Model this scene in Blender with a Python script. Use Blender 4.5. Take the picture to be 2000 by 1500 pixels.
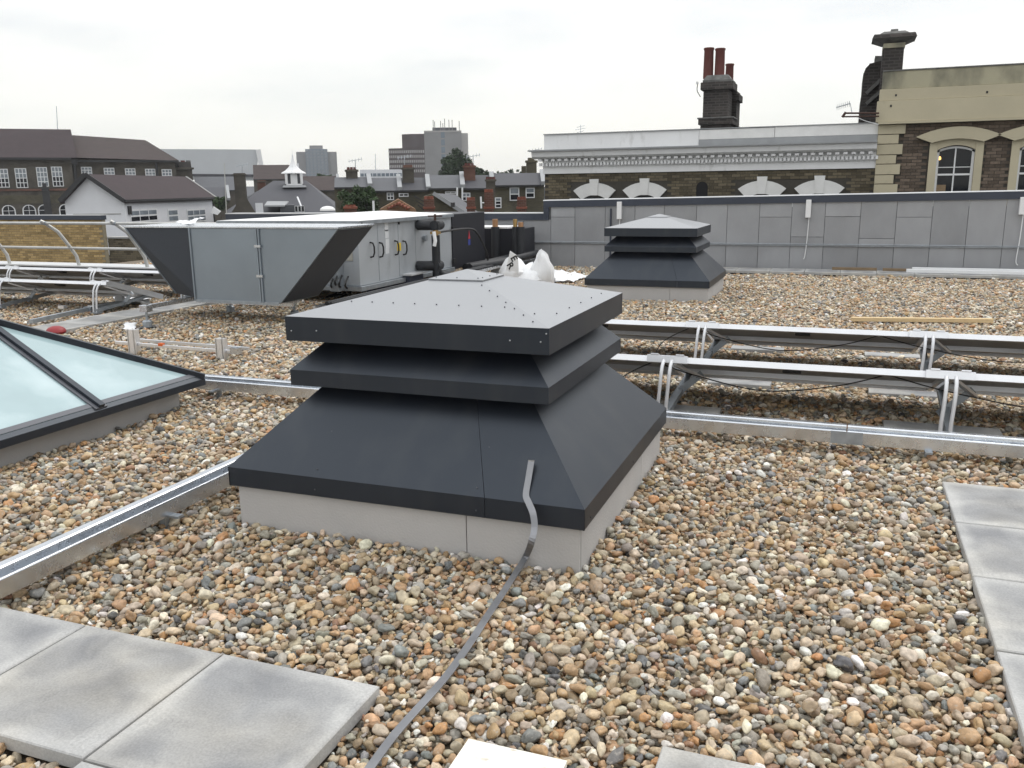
import bpy, math, random
import numpy as np
from mathutils import Vector, Matrix, noise as mnoise

# ------------------------------------------------------------------ scene, camera, world, sun
S = bpy.context.scene
for o in list(bpy.data.objects): bpy.data.objects.remove(o)
C = S.collection
random.seed(7); rng = np.random.default_rng(11)
FPX, CX, CY, H = 1700.0, 1000.0, 750.0, 1.58          # focal length in photo pixels, centre, eye height over the gravel
PITCH, ROLL, YAW = math.radians(12.73), math.radians(0.71), math.radians(20.7)
_f = Vector((-math.sin(YAW)*math.cos(PITCH), math.cos(YAW)*math.cos(PITCH), -math.sin(PITCH)))
_r = Vector((math.cos(YAW), math.sin(YAW), 0)); _u = _r.cross(_f)
RT = _r*math.cos(ROLL) - _u*math.sin(ROLL); UP = _u*math.cos(ROLL) + _r*math.sin(ROLL); FW = _f
cam = bpy.data.objects.new('camera', bpy.data.cameras.new('camera')); C.objects.link(cam)
cam.matrix_world = Matrix(((RT.x, UP.x, -FW.x, 0), (RT.y, UP.y, -FW.y, 0), (RT.z, UP.z, -FW.z, H), (0, 0, 0, 1)))
cam.data.sensor_width = 36; cam.data.lens = 36*FPX/2000; cam.data.clip_start = .05; cam.data.clip_end = 6000
S.camera = cam
S.render.resolution_x, S.render.resolution_y = 1024, 768
S.view_settings.view_transform = 'Standard'; S.view_settings.look = 'None'
S.view_settings.exposure = 0.0; S.view_settings.gamma = 1

SUN_EL, SUN_AZ = math.radians(50), math.radians(24)   # azimuth from +Y (away) towards +X (right)
w = bpy.data.worlds.new('World'); S.world = w; w.use_nodes = True
nt = w.node_tree; nt.nodes.clear(); N = nt.nodes.new; L = nt.links.new
out = N('ShaderNodeOutputWorld'); bg = N('ShaderNodeBackground'); bg.inputs['Strength'].default_value = .1
sky = N('ShaderNodeTexSky'); sky.sky_type = 'NISHITA'; sky.sun_disc = False
sky.sun_elevation = SUN_EL; sky.sun_rotation = SUN_AZ
tc = N('ShaderNodeTexCoord'); mp = N('ShaderNodeMapping'); mp.inputs['Scale'].default_value = (1.2, 1.2, 5.5)
nz = N('ShaderNodeTexNoise'); nz.inputs['Scale'].default_value = 2.2; nz.inputs['Detail'].default_value = 6; nz.inputs['Roughness'].default_value = .55
rp = N('ShaderNodeValToRGB'); rp.color_ramp.elements[0].position = .36; rp.color_ramp.elements[1].position = .54
rp.color_ramp.elements[0].color = (9.1, 9.5, 9.9, 1); rp.color_ramp.elements[1].color = (11.5, 11.5, 11.4, 1)
sx = N('ShaderNodeSeparateXYZ'); hz = N('ShaderNodeMapRange'); hz.inputs['From Min'].default_value = 0.0; hz.inputs['From Max'].default_value = .22
hz.inputs['To Min'].default_value = .85; hz.inputs['To Max'].default_value = 0
mh = N('ShaderNodeMix'); mh.data_type = 'RGBA'; mh.inputs['B'].default_value = (11.3, 11.1, 10.0, 1)
ms = N('ShaderNodeMix'); ms.data_type = 'RGBA'; ms.inputs['Factor'].default_value = .9
L(tc.outputs['Generated'], mp.inputs[0]); L(mp.outputs[0], nz.inputs[0]); L(nz.outputs['Fac'], rp.inputs[0])
L(tc.outputs['Generated'], sx.inputs[0]); L(sx.outputs['Z'], hz.inputs['Value']); L(hz.outputs[0], mh.inputs['Factor'])
L(rp.outputs[0], mh.inputs['A']); L(sky.outputs[0], ms.inputs['A']); L(mh.outputs['Result'], ms.inputs['B'])
zg = N('ShaderNodeMapRange'); zg.interpolation_type = 'SMOOTHSTEP'; zg.inputs['From Min'].default_value = .2; zg.inputs['From Max'].default_value = .95; zg.inputs['To Min'].default_value = 1; zg.inputs['To Max'].default_value = 1.62
sc_ = N('ShaderNodeVectorMath'); sc_.operation = 'SCALE'                 # overcast sky: brighter overhead than at the horizon
L(sx.outputs['Z'], zg.inputs['Value']); L(zg.outputs[0], sc_.inputs['Scale']); L(ms.outputs['Result'], sc_.inputs[0])
L(sc_.outputs[0], bg.inputs['Color']); L(bg.outputs[0], out.inputs[0])
sd = bpy.data.lights.new('sun', 'SUN'); sd.energy = 1.15; sd.angle = math.radians(20); sd.color = (1, .95, .88)
so = bpy.data.objects.new('sun', sd); C.objects.link(so)
dv = Vector((math.sin(SUN_AZ)*math.cos(SUN_EL), math.cos(SUN_AZ)*math.cos(SUN_EL), math.sin(SUN_EL)))
so.rotation_euler = (-dv).to_track_quat('-Z', 'Y').to_euler(); so.location = (0, 0, 30)

# ------------------------------------------------------------------ measuring helpers (photo pixel + a known plane -> point)
EYE = Vector((0, 0, H)); HD = Vector((-math.sin(YAW), math.cos(YAW), 0))
def ray(x, y): return RT*((x-CX)/FPX) - UP*((y-CY)/FPX) + FW
def atz(x, y, z): d = ray(x, y); return EYE + d*((z-H)/d.z)
def aty(x, y, Y): d = ray(x, y); return EYE + d*(Y/d.y)
def atx(x, y, X): d = ray(x, y); return EYE + d*(X/d.x)
def atd(x, y, D): d = ray(x, y); return EYE + d*(D/d.dot(HD))
def proj(p):
    q = Vector(p) - EYE; z = q.dot(FW)
    return (CX + FPX*q.dot(RT)/z, CY - FPX*q.dot(UP)/z, z)

# ------------------------------------------------------------------ materials
def srgb(r, g, b):
    f = lambda c: (c/255/12.92) if c <= 10 else ((c/255+.055)/1.055)**2.4
    return (f(r), f(g), f(b))
MATS = {}
def pm(name, col, rough=.7, metal=0., var=.12, scale=4., bump=0., bscale=60., spec=.5, rand=0., stretch=(1, 1, 1), stain=None, coat=0., ior=1.5, tint=(1, 1, 1)):
    """procedural principled material: mottled colour, fine relief, per-object value shift, optional stains"""
    m = bpy.data.materials.new(name); m.use_nodes = True; t = m.node_tree; n = t.nodes.new; l = t.links.new
    b = t.nodes['Principled BSDF']; b.inputs['Roughness'].default_value = rough; b.inputs['Metallic'].default_value = metal
    b.inputs['Specular IOR Level'].default_value = spec; b.inputs['Coat Weight'].default_value = coat; b.inputs['IOR'].default_value = ior; b.inputs['Specular Tint'].default_value = (*tint, 1)
    co = n('ShaderNodeTexCoord'); mpg = n('ShaderNodeMapping'); mpg.inputs['Scale'].default_value = stretch
    l(co.outputs['Object'], mpg.inputs[0])
    oi = n('ShaderNodeObjectInfo'); gi = n('ShaderNodeNewGeometry')
    ad = n('ShaderNodeMath'); ad.operation = 'ADD'; l(oi.outputs['Random'], ad.inputs[0]); l(gi.outputs['Random Per Island'], ad.inputs[1])
    fr = n('ShaderNodeMath'); fr.operation = 'FRACT'; l(ad.outputs[0], fr.inputs[0])
    offs = n('ShaderNodeVectorMath'); offs.operation = 'ADD'
    cmb = n('ShaderNodeCombineXYZ'); ml = n('ShaderNodeMath'); ml.operation = 'MULTIPLY'; ml.inputs[1].default_value = 37 if rand else 0
    l(oi.outputs['Random'], ml.inputs[0]); l(ml.outputs[0], cmb.inputs[0]); l(ml.outputs[0], cmb.inputs[1])
    l(mpg.outputs[0], offs.inputs[0]); l(cmb.outputs[0], offs.inputs[1])
    ns = n('ShaderNodeTexNoise'); ns.inputs['Scale'].default_value = scale; ns.inputs['Detail'].default_value = 7; ns.inputs['Roughness'].default_value = .6
    l(offs.outputs[0], ns.inputs[0])
    mr = n('ShaderNodeMapRange'); mr.inputs['From Min'].default_value = .25; mr.inputs['From Max'].default_value = .75
    mr.inputs['To Min'].default_value = 1-var; mr.inputs['To Max'].default_value = 1+var; l(ns.outputs['Fac'], mr.inputs['Value'])
    mr2 = n('ShaderNodeMapRange'); mr2.inputs['To Min'].default_value = 1-rand; mr2.inputs['To Max'].default_value = 1+rand; l(fr.outputs[0], mr2.inputs['Value'])
    mu = n('ShaderNodeMath'); mu.operation = 'MULTIPLY'; l(mr.outputs[0], mu.inputs[0]); l(mr2.outputs[0], mu.inputs[1])
    vm = n('ShaderNodeVectorMath'); vm.operation = 'SCALE'; vm.inputs[0].default_value = col; l(mu.outputs[0], vm.inputs['Scale'])
    last = vm.outputs[0]
    if stain:
        sc, lo, hi, scale2, strx = stain
        mp2 = n('ShaderNodeMapping'); mp2.inputs['Scale'].default_value = strx; l(co.outputs['Object'], mp2.inputs[0])
        n2 = n('ShaderNodeTexNoise'); n2.inputs['Scale'].default_value = scale2; n2.inputs['Detail'].default_value = 8; l(mp2.outputs[0], n2.inputs[0])
        r2 = n('ShaderNodeMapRange'); r2.inputs['From Min'].default_value = lo; r2.inputs['From Max'].default_value = hi; l(n2.outputs['Fac'], r2.inputs['Value'])
        mx = n('ShaderNodeMix'); mx.data_type = 'RGBA'; l(r2.outputs[0], mx.inputs['Factor']); l(last, mx.inputs['A']); mx.inputs['B'].default_value = (*sc, 1)
        last = mx.outputs['Result']
    l(last, b.inputs['Base Color'])
    if bump:
        n3 = n('ShaderNodeTexNoise'); n3.inputs['Scale'].default_value = bscale; n3.inputs['Detail'].default_value = 5; l(mpg.outputs[0], n3.inputs[0])
        bp = n('ShaderNodeBump'); bp.inputs['Strength'].default_value = bump; bp.inputs['Distance'].default_value = .01
        l(n3.outputs['Fac'], bp.inputs['Height']); l(bp.outputs[0], b.inputs['Normal'])
    # small roughness break-up
    r3 = n('ShaderNodeMapRange'); r3.inputs['To Min'].default_value = max(.02, rough-.07); r3.inputs['To Max'].default_value = min(1, rough+.07)
    l(ns.outputs['Fac'], r3.inputs['Value']); l(r3.outputs[0], b.inputs['Roughness'])
    MATS[name] = m; return m
def brickmat(name, c1, c2, mortar, bw=.225, bh=.075, ms=.012, rough=.9):
    m = bpy.data.materials.new(name); m.use_nodes = True; t = m.node_tree; n = t.nodes.new; l = t.links.new
    b = t.nodes['Principled BSDF']; b.inputs['Roughness'].default_value = rough; b.inputs['Specular IOR Level'].default_value = .2
    co = n('ShaderNodeTexCoord'); sp = n('ShaderNodeSeparateXYZ'); l(co.outputs['Object'], sp.inputs[0])
    a = n('ShaderNodeMath'); a.operation = 'ADD'; l(sp.outputs['X'], a.inputs[0]); l(sp.outputs['Y'], a.inputs[1])
    cb = n('ShaderNodeCombineXYZ'); l(a.outputs[0], cb.inputs[0]); l(sp.outputs['Z'], cb.inputs[1])
    br = n('ShaderNodeTexBrick'); br.inputs['Color1'].default_value = (*c1, 1); br.inputs['Color2'].default_value = (*c2, 1); br.inputs['Mortar'].default_value = (*mortar, 1)
    br.inputs['Scale'].default_value = 1; br.inputs['Brick Width'].default_value = bw; br.inputs['Row Height'].default_value = bh; br.inputs['Mortar Size'].default_value = ms
    l(cb.outputs[0], br.inputs[0])
    ns = n('ShaderNodeTexNoise'); ns.inputs['Scale'].default_value = .8; ns.inputs['Detail'].default_value = 8; l(co.outputs['Object'], ns.inputs[0])
    mr = n('ShaderNodeMapRange'); mr.inputs['From Min'].default_value = .3; mr.inputs['From Max'].default_value = .7; mr.inputs['To Min'].default_value = .65; mr.inputs['To Max'].default_value = 1.3; l(ns.outputs['Fac'], mr.inputs['Value'])
    vm = n('ShaderNodeVectorMath'); vm.operation = 'SCALE'; l(br.outputs['Color'], vm.inputs[0]); l(mr.outputs[0], vm.inputs['Scale'])
    l(vm.outputs[0], b.inputs['Base Color']); MATS[name] = m; return m
g = srgb
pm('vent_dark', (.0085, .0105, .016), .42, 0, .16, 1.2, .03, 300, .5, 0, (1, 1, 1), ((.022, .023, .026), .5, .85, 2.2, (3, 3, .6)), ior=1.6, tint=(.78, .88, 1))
pm('vent_top_sky_sheen', (.24, .25, .265), .33, 0, .05, 1.5, .02, 300, .6, 0, ior=1.9)  # same dark vent metal, sky reflection on the cap slopes painted as paler colour
pm('dark_hole', (.008, .008, .01), .9, 0, .1, 2)
pm('grey_render', (.44, .43, .42), .85, 0, .07, 3, .25, 90, .3, .03)
pm('seam_dark', (.03, .03, .03), .9)
pm('bead_grey', (.10, .105, .12), .4)
pm('screw', (.09, .095, .105), .35, .5, .1)
pm('screw_bright', (.55, .57, .6), .3, .9, .1)
pm('galv', (.62, .65, .69), .27, .95, .14, 9, .05, 80, .5, .05, (1, 1, 1))
pm('galv_dull', (.34, .37, .4), .5, .7, .2, 12, .05, 80, .5, .06)
pm('aluminium', (.78, .79, .81), .34, .8, .06, 6, .03, 120, .5, .04)
pm('alu_white', (.68, .69, .71), .42, .3, .06, 6)
pm('backsheet', (.42, .41, .40), .6, 0, .1)
pm('pv_glass', (.01, .012, .025), .08, 0, .1, 3, 0, 1, .6)
pm('cable', (.012, .012, .013), .5)
pm('strap', (.24, .245, .26), .42, .55, .12, 14, .05, 90)
pm('duct_grey', (.255, .295, .335), .38, .55, .1, 1.5, .04, 3, .5, .05)
pm('duct_mesh', (.048, .055, .068), .7, .2, .15, 60, .3, 220)
pm('ahu_grey', (.40, .425, .45), .5, .25, .08, 1.2, .03, 8, .5, .03, (1, 1, 1), ((.22, .23, .24), .6, .8, 2.5, (1, 1, .3)))
pm('ahu_white', (.78, .78, .77), .55, 0, .04, 1.5)
pm('cream_panel', (.36, .35, .31), .7, 0, .06)
pm('black_unit', (.012, .013, .019), .5, 0, .15, 2)
pm('black_pipe', (.014, .016, .02), .62, 0, .2, 12, .25, 60)
pm('brass', (.45, .3, .12), .4, .7)
pm('copper_cap', (.4, .22, .11), .5, .3)
pm('label_white', (.6, .62, .64), .6)
pm('label_yellow', (.7, .5, .03), .6)
pm('mark_red', (.4, .03, .05), .6); pm('mark_blue', (.03, .05, .25), .6); pm('mark_orange', (.6, .12, .02), .6)
pm('rail_pipe', (.52, .52, .5), .45, .5, .15, 8)
pm('coping_navy', (.030, .038, .058), .45, 0, .12, 2)
pm('coping_top', (.55, .56, .57), .4, .2, .1, 2)
pm('wall_panel', (.285, .292, .305), .62, 0, .14, 1.7, .05, 30, .5, .13, (1, 1, .6), ((.33, .34, .35), .52, .8, 2, (1, 1, .5)))
pm('joint', (.16, .165, .175), .9)
pm('concrete_kerb', (.36, .36, .35), .85, 0, .15, 5, .2, 60, .3, .06)
pm('white_pvc', (.75, .76, .77), .5, 0, .04)
pm('white_paint', (.74, .745, .75), .6, 0, .06, 1.5, .05, 20, .4, .03, (1, 1, 1), ((.42, .42, .40), .6, .85, 4, (1, 1, .4)))
pm('white_lintel', (.70, .70, .69), .75, 0, .08, 3, .1, 20, .4, .04)
pm('cream_render', (.46, .415, .30), .8, 0, .08, 1.2, .1, 20, .3, .03, (1, 1, 1), ((.14, .14, .10), .62, .9, 1.6, (1, 1, .8)))
pm('cream_stained', (.38, .355, .255), .85, 0, .1, 1.2, .1, 20, .3, .03, (1, 1, 1), ((.10, .10, .08), .42, .72, 1.7, (1, 1, .5)))
pm('brick_brown', (.125, .106, .073), .9, 0, .25, 20, .3, 60, .2, .35)
pm('brick_purple', (.13, .102, .080), .9, 0, .25, 20, .3, 60, .2, .35)
pm('brick_gold', (.36, .255, .12), .9, 0, .22, 18, .3, 60, .2, .3)
pm('brick_rust', (.27, .12, .07), .9, 0, .22, 18, .3, 60, .2, .2)
pm('mortar_dark', (.055, .05, .042), .95, 0, .2, 8); pm('mortar_gold', (.22, .19, .13), .95, 0, .2, 8)
pm('soot_stone', (.13, .13, .125), .9, 0, .5, 5, .3, 20)
pm('terracotta', (.12, .042, .036), .75, 0, .2, 4, .1, 30, .3, .1)
pm('terracotta_bright', (.2, .07, .045), .8, 0, .25, 6, .2, 30, .3, .15)
pm('window_glass', (.008, .010, .014), .08, 0, .1, 2, 0, 1, .3)
pm('pane_pale', (.2, .23, .26), .1, 0, .3, 1, 0, 1, .6)
pm('window_frame', (.7, .71, .72), .5)
pm('slate', (.072, .076, .086), .6, 0, .22, 2.5, .3, 14, .4, .12, (1, 1, 3))
pm('slate_dark', (.046, .047, .056), .65, 0, .2, 2.5, .3, 14, .4, .12, (1, 1, 3))
pm('tile_brown', (.058, .044, .042), .8, 0, .2, 1.2, .3, 14, .3, .1, (1, 1, 3))
pm('tile_maroon', (.045, .032, .035), .8, 0, .2, 1.2, .3, 14, .3, .1)
pm('white_wall', (.66, .67, .70), .8, 0, .05, 1, .05, 10)
pm('pale_roof', (.48, .5, .52), .6, 0, .05, .3)
pm('lead', (.30, .31, .32), .6, .2)
pm('tower_concrete', (.22, .22, .22), .85, 0, .1, .3); pm('tower_brown', (.05, .034, .034), .85, 0, .12, .3)
pm('tower_band', (.35, .34, .33), .8); pm('tower_glass', (.14, .18, .22), .2, 0, .3, .4)
pm('bark', (.07, .055, .04), .95, 0, .3, 6, .5, 20)
pm('leaf_dark', (.030, .052, .022), .7, 0, .35, 1.5, 0, 1, .3, .35); pm('leaf_mid', (.045, .075, .03), .7, 0, .35, 1.5, 0, 1, .3, .35)
pm('timber_pine', (.62, .47, .27), .75, 0, .15, 6, .1, 40, .3, 0, (1, 8, 8))
pm('timber_old', (.22, .16, .1), .85, 0, .3, 6, .1, 40, .3, 0, (1, 8, 8))
pm('plastic_white', (.78, .79, .80), .5, 0, .05, 6, .2, 20, .4)
pm('red_plastic', (.26, .02, .025), .5, 0, .1)
pm('white_tile', (.80, .78, .70), .35, 0, .05, 6, .05, 30, .5, 0, (1, 1, 1), ((.55, .5, .42), .64, .70, 14, (1, 2.5, 1)))
pm('deck', (.17, .14, .105), .95, 0, .45, 40, .6, 60, .2)
pm('city_ground', (.09, .09, .085), .95, 0, .3, .05)
pm('cast_iron', (.03, .03, .032), .6, .3); pm('rust', (.06, .03, .022), .8)
brickmat('soot_brick', (.062, .054, .05), (.038, .035, .034), (.075, .07, .065))
brickmat('brick_far', (.085, .075, .06), (.06, .055, .048), (.1, .09, .075))
brickmat('brick_far_olive', (.10, .09, .055), (.07, .065, .045), (.1, .09, .07))
brickmat('brick_far_red', (.14, .06, .042), (.10, .048, .036), (.15, .1, .08))
brickmat('brick_far_orange', (.26, .14, .07), (.2, .11, .06), (.2, .14, .1))

def slabmat():
    m = bpy.data.materials.new('paving'); m.use_nodes = True; t = m.node_tree; n = t.nodes.new; l = t.links.new
    b = t.nodes['Principled BSDF']; b.inputs['Roughness'].default_value = .8; b.inputs['Specular IOR Level'].default_value = .35
    co = n('ShaderNodeTexCoord'); oi = n('ShaderNodeObjectInfo')
    mu = n('ShaderNodeMath'); mu.operation = 'MULTIPLY'; mu.inputs[1].default_value = 50; l(oi.outputs['Random'], mu.inputs[0])
    cb = n('ShaderNodeCombineXYZ'); l(mu.outputs[0], cb.inputs[0]); l(mu.outputs[0], cb.inputs[1])
    va = n('ShaderNodeVectorMath'); va.operation = 'ADD'; l(co.outputs['Object'], va.inputs[0]); l(cb.outputs[0], va.inputs[1])
    n1 = n('ShaderNodeTexNoise'); n1.inputs['Scale'].default_value = 3.8; n1.inputs['Detail'].default_value = 6; n1.inputs['Distortion'].default_value = .6; l(va.outputs[0], n1.inputs[0])
    # dried-out rim: distance from the slab's edge (a slab is 0.6 m, origin at its centre)
    sp = n('ShaderNodeSeparateXYZ'); l(co.outputs['Object'], sp.inputs[0])
    ax = n('ShaderNodeMath'); ax.operation = 'ABSOLUTE'; l(sp.outputs[0], ax.inputs[0]); ay = n('ShaderNodeMath'); ay.operation = 'ABSOLUTE'; l(sp.outputs[1], ay.inputs[0])
    mxx = n('ShaderNodeMath'); mxx.operation = 'SMOOTH_MAX'; mxx.inputs[2].default_value = .08; l(ax.outputs[0], mxx.inputs[0]); l(ay.outputs[0], mxx.inputs[1])
    n4 = n('ShaderNodeTexNoise'); n4.inputs['Scale'].default_value = 7; n4.inputs['Detail'].default_value = 5; l(va.outputs[0], n4.inputs[0])
    wob = n('ShaderNodeMath'); wob.operation = 'MULTIPLY_ADD'; wob.inputs[1].default_value = .13; l(n4.outputs['Fac'], wob.inputs[0]); l(mxx.outputs[0], wob.inputs[2])
    rr = n('ShaderNodeValToRGB'); e = rr.color_ramp.elements; e[0].position = .2; e[0].color = (.4, .4, .4, 1); e[1].position = .345; e[1].color = (1, 1, 1, 1)
    k = e.new(.3); k.color = (.5, .5, .5, 1); l(wob.outputs[0], rr.inputs[0])
    r1 = n('ShaderNodeMapRange'); r1.inputs['From Min'].default_value = .3; r1.inputs['From Max'].default_value = .7; r1.inputs['To Min'].default_value = .15; r1.inputs['To Max'].default_value = .85; l(n1.outputs['Fac'], r1.inputs['Value'])
    av = n('ShaderNodeMath'); av.operation = 'MULTIPLY_ADD'; av.inputs[1].default_value = .75; l(r1.outputs[0], av.inputs[0])
    hf = n('ShaderNodeMath'); hf.operation = 'MULTIPLY'; hf.inputs[1].default_value = .6; l(rr.outputs[0], hf.inputs[0]); l(hf.outputs[0], av.inputs[2])
    mx = n('ShaderNodeMix'); mx.data_type = 'RGBA'; mx.inputs['A'].default_value = (.20, .205, .215, 1); mx.inputs['B'].default_value = (.47, .468, .455, 1); avr = n('ShaderNodeMapRange'); avr.inputs['From Min'].default_value = .32; avr.inputs['From Max'].default_value = 1.12; l(av.outputs[0], avr.inputs['Value']); l(avr.outputs[0], mx.inputs['Factor'])
    # faint ripple from the casting mould, only in patches
    wv = n('ShaderNodeTexWave'); wv.inputs['Scale'].default_value = 13; wv.inputs['Distortion'].default_value = 7; wv.inputs['Detail Scale'].default_value = 3; wv.inputs['Detail'].default_value = 3; l(va.outputs[0], wv.inputs[0])
    r5 = n('ShaderNodeMapRange'); r5.inputs['From Min'].default_value = .54; r5.inputs['From Max'].default_value = .7; l(n4.outputs['Fac'], r5.inputs['Value'])
    wm = n('ShaderNodeMath'); wm.operation = 'MULTIPLY'; l(wv.outputs['Fac'], wm.inputs[0]); l(r5.outputs[0], wm.inputs[1])
    mw = n('ShaderNodeMix'); mw.data_type = 'RGBA'; mw.blend_type = 'MULTIPLY'; mw.inputs['B'].default_value = (.84, .84, .85, 1)
    wf = n('ShaderNodeMath'); wf.operation = 'MULTIPLY'; wf.inputs[1].default_value = .55; l(wm.outputs[0], wf.inputs[0]); l(wf.outputs[0], mw.inputs['Factor'])
    n7 = n('ShaderNodeTexNoise'); n7.inputs['Scale'].default_value = 2.1; n7.inputs['Detail'].default_value = 4; vb = n('ShaderNodeVectorMath'); vb.operation = 'ADD'; vb.inputs[1].default_value = (9, 4, 2); l(va.outputs[0], vb.inputs[0]); l(vb.outputs[0], n7.inputs[0])
    r7 = n('ShaderNodeMapRange'); r7.inputs['From Min'].default_value = .45; r7.inputs['From Max'].default_value = .7; r7.inputs['To Max'].default_value = .8; l(n7.outputs['Fac'], r7.inputs['Value'])
    mt = n('ShaderNodeMix'); mt.data_type = 'RGBA'; mt.blend_type = 'MULTIPLY'; mt.inputs['B'].default_value = (1, .955, .87, 1); l(r7.outputs[0], mt.inputs['Factor']); l(mx.outputs['Result'], mt.inputs['A']); l(mt.outputs['Result'], mw.inputs['A'])
    n5 = n('ShaderNodeTexNoise'); n5.inputs['Scale'].default_value = 130; n5.inputs['Detail'].default_value = 3; l(co.outputs['Object'], n5.inputs[0])
    m5 = n('ShaderNodeMapRange'); m5.inputs['From Min'].default_value = .3; m5.inputs['From Max'].default_value = .7; m5.inputs['To Min'].default_value = .86; m5.inputs['To Max'].default_value = 1.08; l(n5.outputs['Fac'], m5.inputs['Value'])
    vs = n('ShaderNodeVectorMath'); vs.operation = 'SCALE'; l(mw.outputs['Result'], vs.inputs[0]); l(m5.outputs[0], vs.inputs['Scale']); l(vs.outputs[0], b.inputs['Base Color'])
    bp = n('ShaderNodeBump'); bp.inputs['Strength'].default_value = .35; bp.inputs['Distance'].default_value = .004
    hh = n('ShaderNodeMath'); hh.operation = 'MULTIPLY_ADD'; hh.inputs[1].default_value = .3; l(n5.outputs['Fac'], hh.inputs[0]); l(wm.outputs[0], hh.inputs[2]); l(hh.outputs[0], bp.inputs['Height']); l(bp.outputs[0], b.inputs['Normal'])
    MATS['paving'] = m
slabmat()
def glassmat():     # frosted, milky double glazing of the skylight, uneven sky reflection painted in as paler patches
    m = pm('skylight_glass', (.33, .44, .46), .10, 0, .10, 1.6, 0, 1, .8, .0, (1, 1, 1), ((.46, .57, .59), .5, .75, 2.2, (1, 1, 1)))
glassmat()
def pebblemat():
    m = bpy.data.materials.new('pebble'); m.use_nodes = True; t = m.node_tree; n = t.nodes.new; l = t.links.new
    b = t.nodes['Principled BSDF']; b.inputs['Roughness'].default_value = .55; b.inputs['Specular IOR Level'].default_value = .45
    at = n('ShaderNodeAttribute'); at.attribute_type = 'INSTANCER'; at.attribute_name = 'pcol'
    co = n('ShaderNodeTexCoord'); va = n('ShaderNodeVectorMath'); va.operation = 'MULTIPLY_ADD'; va.inputs[1].default_value = (90, 90, 90)
    l(at.outputs['Color'], va.inputs[0]); l(co.outputs['Object'], va.inputs[2])
    n1 = n('ShaderNodeTexNoise'); n1.inputs['Scale'].default_value = 1.4; n1.inputs['Detail'].default_value = 7; n1.inputs['Roughness'].default_value = .65; l(va.outputs[0], n1.inputs[0])
    r1 = n('ShaderNodeMapRange'); r1.inputs['From Min'].default_value = .3; r1.inputs['From Max'].default_value = .7; r1.inputs['To Min'].default_value = .68; r1.inputs['To Max'].default_value = 1.36; l(n1.outputs['Fac'], r1.inputs['Value'])
    vs = n('ShaderNodeVectorMath'); vs.operation = 'SCALE'; l(at.outputs['Color'], vs.inputs[0]); l(r1.outputs[0], vs.inputs['Scale'])
    n2 = n('ShaderNodeTexNoise'); n2.inputs['Scale'].default_value = 2.2; n2.inputs['Detail'].default_value = 3; l(va.outputs[0], n2.inputs[0])
    r2 = n('ShaderNodeMapRange'); r2.inputs['From Min'].default_value = .58; r2.inputs['From Max'].default_value = .72; r2.inputs['To Max'].default_value = .55; l(n2.outputs['Fac'], r2.inputs['Value'])
    mx = n('ShaderNodeMix'); mx.data_type = 'RGBA'; mx.inputs['B'].default_value = (.42, .38, .32, 1); l(r2.outputs[0], mx.inputs['Factor']); l(vs.outputs[0], mx.inputs['A'])
    l(mx.outputs['Result'], b.inputs['Base Color'])
    bp = n('ShaderNodeBump'); bp.inputs['Strength'].default_value = .2; bp.inputs['Distance'].default_value = .1; l(n1.outputs['Fac'], bp.inputs['Height']); l(bp.outputs[0], b.inputs['Normal'])
    MATS['pebble'] = m
pebblemat()

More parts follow.
